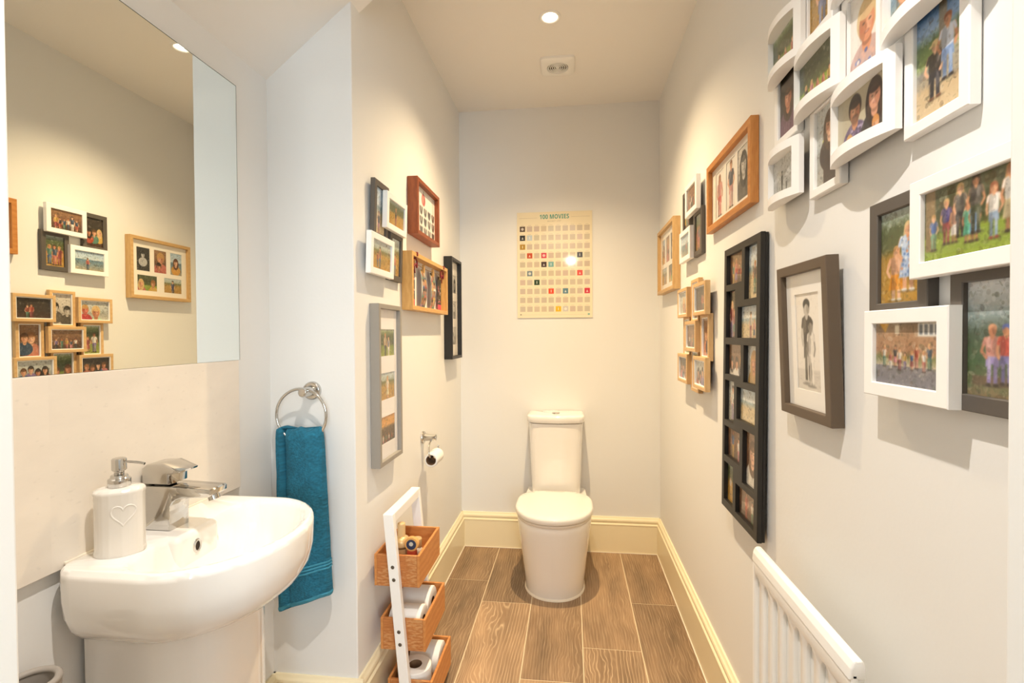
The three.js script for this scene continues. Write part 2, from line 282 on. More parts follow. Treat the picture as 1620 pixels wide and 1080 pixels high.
{
  const t = thing('mixer_tap', 'chrome single-lever mixer tap standing on the basin ledge', 'tap', [BX + 0.038, RIM, BZ]);
  const W = 0.0255;
  const prof = new THREE.Shape(); prof.moveTo(-0.03, 0); prof.lineTo(0.03, 0); prof.lineTo(0.0305, 0.03); prof.bezierCurveTo(0.031, 0.055, 0.036, 0.063, 0.062, 0.0655); prof.lineTo(0.112, 0.0695); prof.lineTo(0.1165, 0.0735); prof.lineTo(0.117, 0.082); prof.lineTo(0.114, 0.0845); prof.lineTo(0.03, 0.088); prof.lineTo(-0.03, 0.088); prof.closePath();
  const g = new THREE.ExtrudeGeometry(prof, { depth: 2 * W - 0.008, bevelEnabled: true, bevelThickness: 0.004, bevelSize: 0.004, bevelOffset: -0.004, bevelSegments: 4, curveSegments: 24 }); g.translate(0, 0, -W + 0.004);
  obj('body', toCreasedNormals(g, 0.6), M.chrome, t);
  obj('cartridge_ring', cyl(0.019, 0.019, 0.005, [0, 0.0895, 0]), M.dark, t);
  const lv = new THREE.Shape(); lv.moveTo(-0.03, 0); lv.lineTo(0.028, 0); lv.lineTo(0.0285, 0.02); lv.lineTo(0.052, 0.024); lv.lineTo(0.053, 0.0275); lv.lineTo(0.016, 0.042); lv.lineTo(-0.02, 0.039); lv.lineTo(-0.03, 0.031); lv.closePath();
  const lg = new THREE.ExtrudeGeometry(lv, { depth: 2 * W - 0.008, bevelEnabled: true, bevelThickness: 0.004, bevelSize: 0.003, bevelOffset: -0.003, bevelSegments: 4 }); lg.translate(0, 0.0915, -W + 0.004);
  obj('lever', toCreasedNormals(lg, 0.6), M.chrome, t);
  const a = cyl(0.0105, 0.0105, 0.013, [0, 0, 0], 'y', 28); a.rotateZ(0.32); a.translate(0.105, 0.065, 0); obj('aerator', a, M.chrome, t);
}
{
  const t = thing('soap_dispenser', 'white ceramic soap dispenser with embossed heart and chrome pump', 'soap dispenser', [-0.803, RIM, -0.787], 0.55);
  const ell = (y, k) => { const r = []; for (let i = 0; i < 64; i++) { const a = -i / 64 * Math.PI * 2; r.push([0.0385 * k * Math.cos(a), y * 1.1, 0.029 * k * Math.sin(a)]); } return r; };
  obj('bottle', loft([ell(0, 0.96), ell(0.0015, 0.99), ell(0.006, 1), ell(0.009, 0.965), ell(0.095, 0.965), ell(0.0985, 1), ell(0.1025, 0.985), ell(0.105, 0.93), ell(0.107, 0.7), ell(0.108, 0.3)].map((r) => r.map(([x, y, z]) => [x, y, z])), { crease: 1.0 }), M.plastic, t);
  const hp = []; for (let i = 0; i < 48; i++) { const a = i / 48 * Math.PI * 2, x = 16 * Math.sin(a) ** 3, y = 13 * Math.cos(a) - 5 * Math.cos(2 * a) - 2 * Math.cos(3 * a) - Math.cos(4 * a); const px = x * 0.00105 + 0.011, py = 0.074 + y * 0.00125; hp.push([px, py, 0.029 * 0.965 * Math.sqrt(Math.max(0, 1 - (px / 0.03715) ** 2)) - 0.0005]); }
  obj('heart', tube(hp, 0.0016, 120, 8, true), M.plastic, t);
  obj('collar', lathe([[0.0, 0.139], [0.012, 0.139], [0.013, 0.137], [0.013, 0.134], [0.0165, 0.1325], [0.0172, 0.131], [0.0172, 0.116], [0.0, 0.116]], [0, 0, 0], 'y', 40), M.chrome, t);
  obj('pump_head', lathe([[0.0, 0.1685], [0.0095, 0.1685], [0.0112, 0.1665], [0.0112, 0.1485], [0.010, 0.1465], [0.0075, 0.1455], [0.0075, 0.138], [0, 0.138]], [0, 0, 0], 'y', 40), M.chrome, t);
  obj('spout', tube([[0.004, 0.162, 0.002], [0.02, 0.161, 0.006], [0.034, 0.1585, 0.010], [0.04, 0.1565, 0.0115]], 0.0024, 24, 10), M.chrome, t);
}
{
  const t = thing('waste_bin', 'slim grey round bin with a rolled rim beside the basin', 'bin', [-0.813, 0, -0.642]);
  obj('body', lathe([[0, 0], [0.032, 0], [0.034, 0.006], [0.037, 0.65], [0.0355, 0.657], [0.032, 0.658], [0.030, 0.654], [0.028, 0.6], [0.026, 0.03], [0, 0.03]]), M.bin, t);
  obj('rim', new THREE.TorusGeometry(0.0335, 0.0052, 12, 48).rotateX(Math.PI / 2).translate(0, 0.653, 0), M.bin, t);
}

// ───────────────────────── towel ring and towel ─────────────────────────
{
  const t = thing('towel_ring', 'chrome towel ring on a round wall rose holding a towel', 'towel ring', [-0.739, 1.0165, ZA]);
  obj('rose', lathe([[0, 0.0115], [0.022, 0.0115], [0.0255, 0.009], [0.0265, 0.004], [0.0265, 0]], [0, 0, 0], 'z'), M.chrome, t);
  obj('post', lathe([[0, 0.0585], [0.0105, 0.0585], [0.0125, 0.056], [0.0125, 0.04], [0.0145, 0.02], [0.016, 0.011]], [0, 0, 0], 'z'), M.chrome, t);
  obj('ring', new THREE.TorusGeometry(0.0735, 0.0042, 14, 72).translate(-0.0095, -0.064, 0.046), M.chrome, t);
}
{
  const bump = dataTex(256, 256, (u, v, x, y) => { const k = 128 + 110 * fbm(u * 70, v * 70, 1.7, 2); return [k, k, k]; }, false); bump.repeat.set(3.2, 3.2);
  const map = dataTex(256, 256, (u, v) => { const k = 1 + 0.3 * fbm(u * 60, v * 60, 5.5, 3) + 0.12 * fbm(u * 6, v * 6, 2, 2); return [33 * k, 104 * k, 130 * k]; }); map.repeat.set(3.2, 3.2);
  const terry = new THREE.MeshPhysicalMaterial({ map, bumpMap: bump, bumpScale: 0.004, roughness: 1, sheen: 0.4, sheenRoughness: 0.6, sheenColor: new THREE.Color('#6fb0c8') });
  const t = thing('hand_towel', 'teal blue terry hand towel folded over the chrome ring', 'towel', [-0.745, 0.43, ZA + 0.047]);
  const N = 132, rows = 110;
  const at = (f, a, out) => {                                       // f runs from the bottom (0) to the ring (1), a around the folded cloth
    const top = 1 - f, c = Math.cos(a), s = Math.sin(a), sx = Math.sign(c) * Math.pow(Math.abs(c), 0.5), sz = Math.sign(s) * Math.pow(Math.abs(s), 0.7);
    const half = lerp(0.0745, 0.0665, Math.pow(f, 1.4)) + out, drift = lerp(0.0035, -0.0075, f);
    const wave = 0.005 * Math.sin(sx * 4.4 + 0.6) * (0.4 + top) + 0.004 * Math.sin(sx * 9 + 2 + f * 2) * f * f;
    const thick = lerp(0.022, 0.019, f) * (f > 0.95 ? Math.sqrt(Math.max(0.05, 1 - ((f - 0.95) / 0.05) ** 2)) : 1) * (f < 0.02 ? 0.8 + f * 10 : 1) + out;
    const slant = (sx * 0.021 + 0.006 * Math.sin(sx * 2.2 + 0.5)) * Math.pow(top, 1.2), crown = f > 0.85 ? 0.005 * Math.sin(sx * 8 + 1) * (f - 0.85) / 0.15 : 0;
    const crease = sz > 0 ? -0.016 * Math.exp(-(((sx + 0.66 - 0.1 * top) / 0.075) ** 2)) * (0.3 + 0.7 * f) - 0.006 * Math.exp(-(((sx + 0.2 + 0.5 * top) / 0.06) ** 2)) * Math.max(0, 0.35 - f) * 2.5 : 0;
    return [half * sx + drift + 0.0018 * fbm(sx * 4, f * 9, sz), f * 0.4865 + slant + crown, thick * sz + wave + crease + 0.002 * fbm(sx * 6, f * 14, 3)];
  };
  const cloth = (f0, f1, n, out) => { const rings = []; for (let j = 0; j <= n; j++) { const r = []; for (let i = 0; i < N; i++) r.push(at(lerp(f0, f1, j / n), i / N * Math.PI * 2, typeof out === 'number' ? out : out(j / n))); rings.push(r); } const g = loft(rings, { crease: 1.4 }), p = g.attributes.position, uv = g.attributes.uv; for (let i = 0; i < p.count; i++) uv.setXY(i, p.getX(i) + p.getZ(i) * 0.5, p.getY(i)); return g; };
  const g = cloth(0, 1, rows, 0), woven = new THREE.MeshPhysicalMaterial({ color: '#3d8ea8', roughness: 0.8 });
  for (const f of [0.165, 0.183, 0.201]) obj('woven_band', cloth(f, f + 0.011, 4, (k) => 0.0004 + 0.0016 * Math.sin(k * Math.PI)), woven, t);
  obj('hem', cloth(0.002, 0.026, 4, (k) => 0.0002 + 0.0012 * Math.sin(k * Math.PI)), woven, t);
  obj('terry_cloth', g, terry, t);
}

// ───────────────────────── toilet ─────────────────────────
const TX = -0.082;
{
  const t = thing('toilet', 'white close-coupled toilet with a closed lid', 'toilet', [TX, 0, ZE]);   // local +z comes out from the end wall
  const plan = (y, hw, zb, zf, hb = hw, n = 140, pw = 0.95) => {   // straight back, rounded front
    const r = [], zm = zf - hw * 1.12;
    for (let i = 0; i < n; i++) {
      const q = i / n;
      if (q < 0.6) { const a = -Math.PI / 2 + q / 0.6 * Math.PI; r.push([hw * Math.sign(Math.sin(a)) * Math.pow(Math.abs(Math.sin(a)), pw), y, zm + (zf - zm) * Math.pow(Math.max(0, Math.cos(a)), pw)]); }
      else { const k = (q - 0.6) / 0.4; if (k < 0.35) r.push([lerp(hw, hb, k / 0.35), y, lerp(zm, zb, k / 0.35)]); else if (k < 0.65) r.push([lerp(hb, -hb, (k - 0.35) / 0.3), y, zb]); else r.push([lerp(-hb, -hw, (k - 0.65) / 0.35), y, lerp(zb, zm, (k - 0.65) / 0.35)]); }
    }
    return r;
  };
  obj('pan', loft([plan(0, 0.134, 0.02, 0.536, 0.13), plan(0.012, 0.135, 0.02, 0.537, 0.13), plan(0.05, 0.138, 0.02, 0.541, 0.132), plan(0.15, 0.149, 0.02, 0.558, 0.14), plan(0.25, 0.161, 0.02, 0.579, 0.145), plan(0.31, 0.168, 0.02, 0.592, 0.148), plan(0.338, 0.171, 0.02, 0.597, 0.15), plan(0.3445, 0.169, 0.02, 0.595, 0.15)], { crease: 0.9 }), M.ceramic, t);
  obj('floor_seal', loft([plan(0, 0.1395, 0.02, 0.5415, 0.134), plan(0.005, 0.139, 0.02, 0.541, 0.134), plan(0.009, 0.135, 0.02, 0.537, 0.13)], { crease: 1 }), M.seal, t);
  const seat = (y, k) => { const r = []; for (let i = 0; i < 80; i++) { const a = i / 80 * Math.PI * 2, c = Math.cos(a), s = Math.sin(a); const hw = 0.178 * k; if (c >= 0) r.push([hw * Math.sign(s) * Math.pow(Math.abs(s), 0.94), y, 0.408 + 0.205 * k * Math.pow(c, 0.94)]); else r.push([hw * Math.sign(s) * Math.pow(Math.abs(s), 0.5) * lerp(1, 0.82, Math.pow(-c, 2)), y, 0.408 - (0.19 * k) * Math.pow(-c, 0.5)]); } return r; };
  obj('seat', loft([seat(0.347, 0.955), seat(0.349, 0.965), seat(0.358, 0.968), seat(0.3595, 0.955)], { crease: 0.9 }), M.plastic, t);
  obj('lid', loft([seat(0.361, 0.975), seat(0.3625, 0.992), seat(0.366, 0.999), seat(0.379, 1.0), seat(0.385, 0.992), seat(0.388, 0.976), seat(0.3895, 0.94), seat(0.391, 0.8), seat(0.392, 0.5), seat(0.3925, 0.2)], { crease: 0.9 }), M.plastic, t);
  for (const s of [-1, 1]) obj('hinge', rbx(s * 0.088 - 0.018, s * 0.088 + 0.018, 0.345, 0.38, 0.198, 0.23, 0.006, 3), M.plastic, t);
  const tank = (y, hw, zf, k = 0) => { const r = []; for (let i = 0; i < 64; i++) { const q = i / 64; if (q < 0.62) { const a = -1 + 2 * q / 0.62, e = Math.pow(Math.abs(a), 3.2); r.push([hw * Math.sign(a) * (1 - Math.pow(1 - Math.abs(a), 1.25)), y, zf - 0.028 * a * a - 0.028 * Math.pow(Math.abs(a), 10)]); } else { const b = (q - 0.62) / 0.38; r.push(b < 0.3 ? [hw * lerp(1, 0.985, b / 0.3), y, lerp(zf - 0.056, 0.004, b / 0.3)] : b < 0.7 ? [hw * 0.985 * lerp(1, -1, (b - 0.3) / 0.4), y, 0.004] : [-hw * lerp(0.985, 1, (b - 0.7) / 0.3), y, lerp(0.004, zf - 0.056, (b - 0.7) / 0.3)]); } } return r; };
  obj('cistern', loft([tank(0.335, 0.118, 0.165), tank(0.345, 0.124, 0.172), tank(0.41, 0.1275, 0.176), tank(0.6, 0.1345, 0.186), tank(0.716, 0.1385, 0.1885)], { crease: 0.8 }), M.ceramic, t);
  obj('cistern_lid', loft([tank(0.7195, 0.141, 0.19), tank(0.7215, 0.1455, 0.195), tank(0.726, 0.1475, 0.197), tank(0.749, 0.1475, 0.197), tank(0.7545, 0.146, 0.1955), tank(0.7575, 0.142, 0.191), tank(0.7585, 0.13, 0.18)], { crease: 0.8 }), M.ceramic, t);
  obj('cistern_joint', loft([tank(0.715, 0.135, 0.184), tank(0.7205, 0.135, 0.184)], { crease: 0.8 }), std('#8c8172', 0.8), t);
  const fb = lathe([[0, 0.006], [0.017, 0.006], [0.0195, 0.0045], [0.021, 0]], [0, 0.758, 0.10]); obj('flush_button', fb, M.chrome, t);
  obj('fixing_cap', cyl(0.005, 0.005, 0.006, [0.138, 0.034, 0.29], 'x', 16), M.dark, t);
  obj('fixing_cap', cyl(0.005, 0.005, 0.006, [-0.138, 0.034, 0.29], 'x', 16), M.dark, t);
}

// ───────────────────────── toilet paper on its holder ─────────────────────────
function roll(name, label, group, at, r, len, axis, thin) {
  const t = thing(name, label, 'toilet roll', at, 0, group), core = 0.0195;
  const L = (pts) => lathe(pts, [0, 0, 0], axis, 48);
  obj('paper', L([[core + 0.001, -len / 2], [r - 0.003, -len / 2], [r, -len / 2 + 0.003], [r, len / 2 - 0.003], [r - 0.003, len / 2], [core + 0.001, len / 2]]), M.paper, t);
  obj('cardboard_core', L([[core, -len / 2 + 0.001], [core + 0.001, -len / 2], [core + 0.001, len / 2], [core, len / 2 - 0.001], [core, -len / 2 + 0.001]]), M.card, t);
  return t;
}
{
  const t = thing('paper_holder', 'chrome toilet roll holder on the corridor wall', 'roll holder', [XC, 0.752, -1.968]);
  obj('rose', lathe([[0, 0.011], [0.021, 0.011], [0.0245, 0.0085], [0.0255, 0.004], [0.0255, 0]], [0, 0, 0], 'x'), M.chrome, t);
  obj('post', lathe([[0, 0.06], [0.0105, 0.06], [0.0125, 0.0575], [0.0125, 0.04], [0.0145, 0.02], [0.016, 0.01]], [0, 0, 0], 'x'), M.chrome, t);
  obj('arm', tube([[0.04, -0.006, 0.0], [0.042, -0.022, 0.042], [0.046, -0.045, 0.062], [0.048, -0.062, 0.062], [0.05, -0.070, 0.052], [0.05, -0.0715, 0.03], [0.05, -0.0715, -0.02], [0.05, -0.070, -0.052], [0.05, -0.062, -0.060], [0.05, -0.046, -0.063]], 0.0034, 70, 10), M.chrome, t);
  roll('toilet_roll', 'nearly used toilet roll hanging on the chrome holder', undefined, [XC + 0.05, 0.752 - 0.082, -1.968], 0.0285, 0.096, 'z');
}

// ───────────────────────── leaning ladder shelf with three crates ─────────────────────────
{
  const t = thing('ladder_shelf', 'white leaning ladder shelf with three worn wooden crates', 'shelf', [-0.5, 0, -1.545]);
  const legX = (y) => lerp(-0.49, -0.547, y / 0.636) + 0.5, lean = Math.atan2(0.057, 0.636);
  for (const s of [1, -1]) {
    const z = s > 0 ? 0.115 : -0.135, g = rbx(-0.0155, 0.0155, 0, 0.638, 0, 0.02, 0.002, 2); g.applyMatrix4(new THREE.Matrix4().makeShear(0, 0, -0.0896, 0, 0, 0)); 
    const p = g.attributes.position; for (let i = 0; i < p.count; i++) p.setX(i, p.getX(i) - 0 * lean); g.translate(0.01, 0, z);
    obj('leg', g, M.whiteLacquer, t);
  }
  const rail = rbx(-0.0155, 0.0155, 0.608, 0.638, -0.115, 0.115, 0.002, 2); rail.translate(legX(0.63), 0, 0); obj('top_rail', rail, M.whiteLacquer, t);
  [[-0.599, -0.457, 0.412, 0.508], [-0.581, -0.44, 0.218, 0.315], [-0.560, -0.42, 0.03, 0.128]].forEach(([x0, x1, y0, y1]) => {
    const a = x0 + 0.5, b = x1 + 0.5, c = 0.008, body = obj('crate', boxUV(rbx(a + c, b - c, y0 + 0.002, y0 + c, -0.115 + c, 0.115 - c, 0.001, 1)), M.crate, t);
    obj('side_board', boxUV(rbx(b - c, b, y0, y1, -0.115, 0.115, 0.0012, 1)), M.crate, body);
    obj('side_board', boxUV(rbx(a, a + c, y0, y1, -0.115, 0.115, 0.0012, 1)), M.crate, body);
    obj('end_board', boxUV(rbx(a + c, b - c, y0, y1, 0.115 - c, 0.1148, 0.0012, 1)), M.crateWorn, body);
    obj('end_board', boxUV(rbx(a + c, b - c, y0, y1, -0.1148, -0.115 + c, 0.0012, 1)), M.crate, body);
    for (const y of [y0 + 0.03, y0 + 0.068]) obj('screw', lathe([[0, 0.0017], [0.0036, 0.0015], [0.0055, 0.0005], [0.0055, -0.001]], [legX(y) - 0.0005, y, 0.135], 'z', 20), M.screw, t);
  });
  const g = 'spare toilet rolls in the crates';
  roll('toilet_roll', 'toilet roll lying at the end-board side of the middle crate', g, [-0.514, 0.2265 + 0.049, -1.4895], 0.049, 0.1, 'x');
  roll('toilet_roll', 'toilet roll lying at the far end of the middle crate', g, [-0.514, 0.2265 + 0.0525, -1.592], 0.0525, 0.1, 'x');
  roll('toilet_roll', 'toilet roll standing upright in the lowest crate', g, [-0.492, 0.0385 + 0.05, -1.49], 0.05, 0.1, 'y');
  roll('toilet_roll', 'toilet roll lying on its side in the lowest crate', g, [-0.485, 0.0385 + 0.052, -1.597], 0.052, 0.1, 'x');
}
{
  const gold = new THREE.MeshPhysicalMaterial({ color: '#d2b17c', metalness: 0.35, roughness: 0.35 });
  const a = thing('spray_bottle', 'pale gold spray bottle with a tall cap in the top crate', 'bottle', [-0.536, 0.4205, -1.497]);
  obj('bottle', lathe([[0, 0], [0.021, 0], [0.0225, 0.003], [0.0225, 0.06], [0.025, 0.085], [0.0255, 0.102], [0.022, 0.114], [0.013, 0.12], [0, 0.12]]), gold, a);
  obj('cap', lathe([[0.0125, 0.118], [0.0125, 0.156], [0.0115, 0.16], [0.008, 0.161], [0, 0.161]]), std('#dbb985', 0.35), a);
  obj('band', lathe([[0.0248, 0.084], [0.0257, 0.087], [0.0257, 0.091]]), std('#6b4a24', 0.5), a);
  const b = thing('toiletry_bottle', 'clear toiletry bottle with a gold top beside the spray bottle', 'bottle', [-0.497, 0.4205, -1.535]);
  obj('bottle', lathe([[0, 0], [0.016, 0], [0.018, 0.003], [0.018, 0.06], [0.012, 0.072], [0, 0.072]]), std('#e8d9bd', 0.2), b);
  obj('cap', lathe([[0.012, 0.071], [0.015, 0.073], [0.015, 0.096], [0.0135, 0.099], [0, 0.099]]), gold, b);
  const c = thing('toiletry_pack', 'round flat toiletry pack with dark blue label in the top crate', 'toiletry', [-0.4955, 0.4205, -1.478]);
  obj('disc', lathe([[0, -0.008], [0.0205, -0.008], [0.022, -0.006], [0.022, 0.006], [0.0205, 0.008], [0, 0.008]], [0, 0.104, 0], 'z'), std('#d8a15c', 0.4), c);
  obj('label', cyl(0.0155, 0.0155, 0.001, [0, 0.104, 0.0085], 'z', 32), std('#2b3550', 0.5), c);
  obj('seal', cyl(0.0065, 0.0065, 0.001, [0, 0.106, 0.0093], 'z', 24), std('#c8c3b4', 0.5), c);
  obj('stand', rbx(-0.014, 0.014, 0, 0.086, -0.007, 0.007, 0.002), std('#b8482e', 0.5), c);
}

// ───────────────────────── radiator ─────────────────────────
{
  const t = thing('radiator', 'white panel radiator with vertical flutes on the right wall', 'radiator', [XR, 0, -0.911]);   // local: -x out from the wall, z along it
  const L = 0.372, top = 0.722, bot = 0.13, xf = -0.085, n = 8, pitch = 0.0455, back = -0.064;
  const face_ = new THREE.Shape(); face_.moveTo(-L / 2, bot); face_.lineTo(L / 2, bot); face_.lineTo(L / 2, 0.7); face_.lineTo(-L / 2, 0.7); face_.closePath();
  for (let k = 0; k < n; k++) { const z = (k - (n - 1) / 2) * pitch, w = 0.0125, y0 = bot + 0.04, y1 = 0.668, c = new THREE.Path(); c.moveTo(z - w, y0 + 0.03); c.lineTo(z - w, y1 - 0.03); c.bezierCurveTo(z - w, y1 - 0.008, z - w * 0.6, y1, z, y1); c.bezierCurveTo(z + w * 0.6, y1, z + w, y1 - 0.008, z + w, y1 - 0.03); c.lineTo(z + w, y0 + 0.03); c.bezierCurveTo(z + w, y0 + 0.008, z + w * 0.6, y0, z, y0); c.bezierCurveTo(z - w * 0.6, y0, z - w, y0 + 0.008, z - w, y0 + 0.03); face_.holes.push(c); }
  const fg = new THREE.ExtrudeGeometry(face_, { depth: 0.004, bevelEnabled: true, bevelThickness: 0.004, bevelSize: 0.0035, bevelOffset: -0.0035, bevelSegments: 4, curveSegments: 10 }); fg.rotateY(-Math.PI / 2); fg.translate(xf + 0.008, 0, 0);
  obj('fluted_front', toCreasedNormals(fg, 0.7), M.gloss, t);
  obj('water_panel', rbx(xf + 0.0085, back, bot + 0.004, 0.7, -L / 2 + 0.002, L / 2 - 0.002, 0.004, 2), M.gloss, t);
  const prof = new THREE.Shape(); prof.moveTo(xf - 0.001, 0.694); prof.lineTo(xf, 0.705); prof.bezierCurveTo(xf + 0.001, 0.717, xf + 0.006, top, xf + 0.012, top); prof.bezierCurveTo(back - 0.003, top, back, 0.717, back, 0.705); prof.lineTo(back, 0.694); prof.closePath();
  const g = new THREE.ExtrudeGeometry(prof, { depth: L - 0.006, bevelEnabled: true, bevelThickness: 0.003, bevelSize: 0.003, bevelOffset: -0.003, bevelSegments: 3, curveSegments: 12 }); g.translate(0, 0, -L / 2 + 0.003);
  obj('top_seam', toCreasedNormals(g, 0.6), M.gloss, t);
  for (const z of [-0.12, 0.12]) obj('bracket', rbx(back, 0, 0.52, 0.56, z - 0.012, z + 0.012, 0.002, 1), M.gloss, t);
  for (const s of [-1, 1]) { obj('pipe', cyl(0.0075, 0.0075, 0.17, [-0.074, 0.085, s * (L / 2 - 0.03)], 'y', 20), M.gloss, t); obj('valve', lathe([[0, 0.16], [0.012, 0.16], [0.016, 0.15], [0.016, 0.12], [0.009, 0.11]], [-0.074, 0, s * (L / 2 - 0.03)]), M.gloss, t); }
}

// ───────────────────────── printed photographs: flat prints on one sheet of texture ─────────────────────────
const SHEET = 2048, sheet = document.createElement('canvas'); sheet.width = sheet.height = SHEET;
const ctx = sheet.getContext('2d'); ctx.fillStyle = '#888'; ctx.fillRect(0, 0, SHEET, SHEET);
const sheetTex = new THREE.CanvasTexture(sheet); sheetTex.colorSpace = THREE.SRGBColorSpace;
M.photo = new THREE.MeshPhysicalMaterial({ map: sheetTex, roughness: 0.5 });
let shelfX = 2, shelfY = 2, shelfH = 0, seedNo = 100;
const BG = {
  park: [[0, '#cdd6d0'], [0.1, '#7f8f62'], [0.25, '#46542c'], [0.55, '#39432a'], [0.62, '#76893a'], [1, '#9aa046']],
  lawn: [[0, '#51583a'], [0.35, '#363f28'], [0.6, '#4d5a2c'], [0.66, '#8aa03a'], [1, '#7d9436']],
  beach: [[0, '#b4c9da'], [0.36, '#dfe4e2'], [0.42, '#8ea6ad'], [0.52, '#b9b39a'], [0.58, '#cdb78c'], [1, '#d9c59c']],
  sea: [[0, '#a9c3da'], [0.4, '#c8d6dd'], [0.44, '#5f7f93'], [0.7, '#7d8f92'], [1, '#a99a7c']],
  room: [[0, '#9c7654'], [0.4, '#7a563c'], [0.75, '#5b3f2c'], [1, '#48301f']],
  night: [[0, '#3c3226'], [0.5, '#2b231b'], [1, '#4a2c1b']],
  street: [[0, '#8d7a62'], [0.2, '#b08a68'], [0.45, '#a67b5c'], [0.55, '#7b7f4e'], [0.68, '#c3b49b'], [0.7, '#7f7d83'], [1, '#716f77']],
  field: [[0, '#c9d6de'], [0.28, '#a5b0a0'], [0.34, '#6d7348'], [0.5, '#b18d42'], [1, '#b5873a']],
  golden: [[0, '#b9c6c4'], [0.18, '#4e5c36'], [0.4, '#55592f'], [0.5, '#a98438'], [1, '#b98b36']],
  wood: [[0, '#dfe3e6'], [0.3, '#8fa0a0'], [0.45, '#4c5a44'], [0.7, '#46613a'], [1, '#8a7554']],
  studio: [[0, '#f1ece4'], [0.7, '#eee8de'], [1, '#e3dccf']],
  rocks: [[0, '#4d7bb8'], [0.25, '#93b4d8'], [0.34, '#5d7a4a'], [0.5, '#8aa05a'], [0.58, '#8d8a82'], [0.75, '#cbb28a'], [1, '#d8c29c']],
  sunset: [[0, '#d9a468'], [0.35, '#e0a55a'], [0.45, '#6f5b44'], [1, '#4b4034']],
  mist: [[0, '#cfd3d1'], [0.5, '#b8bcb8'], [0.62, '#a6a79f'], [1, '#bdb8aa']],
};
const SKIN = ['#d9a27c', '#c88c66', '#e3b491', '#b97a58'], HAIR = ['#3a2618', '#5c3d22', '#b98f52', '#21170f', '#8a5a30', '#d3b27a'], CLOTH = ['#8d3b3b', '#3f5f8a', '#d8d2c6', '#2c2c34', '#b9675c', '#4f7a68', '#c9a24c', '#7d6a9a', '#c97f86', '#e7e2da', '#35485e', '#a1452f'];
function person(x, y, h, R, o = {}) {
  const pick = (a) => a[Math.floor(R() * a.length)], hd = h * 0.075, skin = o.skin ?? pick(SKIN), top = o.top ?? pick(CLOTH), low = o.low ?? pick(CLOTH), hair = o.hair ?? pick(HAIR), w = h * (o.wide ?? 0.12);
  const el = (cx, cy, rx, ry, c, a = 0) => { ctx.fillStyle = c; ctx.beginPath(); ctx.ellipse(cx, cy, rx, ry, a, 0, 7); ctx.fill(); };
  const poly = (p, c) => { ctx.fillStyle = c; ctx.beginPath(); p.forEach((q, i) => (i ? ctx.lineTo(...q) : ctx.moveTo(...q))); ctx.fill(); };
  const hy = y - h + hd * 1.3, sh = y - h * 0.8, hip = y - h * 0.48;
  for (const s of [-1, 1]) { const k = o.skirt ? skin : low; ctx.strokeStyle = k; ctx.lineWidth = w * 0.55; ctx.beginPath(); ctx.moveTo(x + s * w * 0.4, hip); ctx.lineTo(x + s * w * 0.45, y - h * 0.04); ctx.stroke(); el(x + s * w * 0.5, y - h * 0.02, w * 0.42, h * 0.025, o.shoe ?? '#3a2f28'); }
  if (o.skirt) poly([[x - w * 0.7, hip - h * 0.1], [x + w * 0.7, hip - h * 0.1], [x + w * 1.25, y - h * 0.2], [x - w * 1.25, y - h * 0.2]], low);
  else poly([[x - w * 0.85, hip - h * 0.04], [x + w * 0.85, hip - h * 0.04], [x + w * 0.95, y - h * 0.3], [x, y - h * 0.36], [x - w * 0.95, y - h * 0.3]], low);
  if (hair && o.long) el(x, hy + hd * 1.1, hd * 1.35, hd * 2.3, hair);
  poly([[x - w, sh + h * 0.02], [x - w * 0.4, sh - h * 0.015], [x + w * 0.4, sh - h * 0.015], [x + w, sh + h * 0.02], [x + w * 0.85, hip], [x - w * 0.85, hip]], top);
  ctx.lineCap = 'round'; for (const s of [-1, 1]) { ctx.strokeStyle = o.sleeve ?? skin; ctx.lineWidth = w * 0.42; ctx.beginPath(); ctx.moveTo(x + s * w, sh + h * 0.04); ctx.lineTo(x + s * w * (1.25 + 0.3 * R()), hip - h * 0.08); ctx.lineTo(x + s * w * (0.7 + 0.6 * R()), hip + h * 0.02); ctx.stroke(); ctx.strokeStyle = top; ctx.beginPath(); ctx.moveTo(x + s * w * 0.9, sh + h * 0.035); ctx.lineTo(x + s * w * 1.15, sh + h * 0.12); ctx.stroke(); }
  el(x, sh - h * 0.015, hd * 0.5, hd * 0.8, skin); el(x, hy, hd, hd * 1.25, skin); el(x, hy - hd * 0.55, hd * 1.08, hd * 0.85, hair); el(x, hy + hd * 0.3, hd * 0.82, hd * 0.9, skin);
  if (o.hat) { el(x, hy - hd * 0.5, hd * 2, hd * 0.45, o.hat); el(x, hy - hd * 0.9, hd * 1.1, hd * 0.8, o.hat); }
  if (o.pattern) for (let i = 0; i < 60; i++) el(x + (R() - 0.5) * w * 1.8, lerp(sh, hip + h * 0.25, R()), w * 0.15, w * 0.13, o.pattern[i % o.pattern.length]);
  const lit = R() < 0.5 ? -1 : 1; ctx.globalAlpha = 0.22; el(x + lit * w * 0.5, lerp(sh, hip, 0.5), w * 0.45, h * 0.17, '#000'); el(x + lit * w * 0.5, y - h * 0.25, w * 0.45, h * 0.22, '#000'); el(x + lit * hd * 0.5, hy, hd * 0.5, hd, '#2a1006'); ctx.globalAlpha = 0.2; el(x - lit * w * 0.5, lerp(sh, hip, 0.3), w * 0.3, h * 0.1, '#fff'); el(x - lit * w * 0.4, y - h * 0.3, w * 0.25, h * 0.14, '#fff');
  ctx.globalAlpha = 0.25; for (let i = 0; i < 9; i++) { ctx.strokeStyle = R() < 0.6 ? '#1a120c' : '#fff2e0'; ctx.lineWidth = w * 0.1; const fx = x + (R() - 0.5) * w * 1.5, fy = lerp(sh, y - h * 0.2, R()); ctx.beginPath(); ctx.moveTo(fx, fy); ctx.lineTo(fx + (R() - 0.5) * w * 0.6, fy + h * 0.08); ctx.stroke(); }
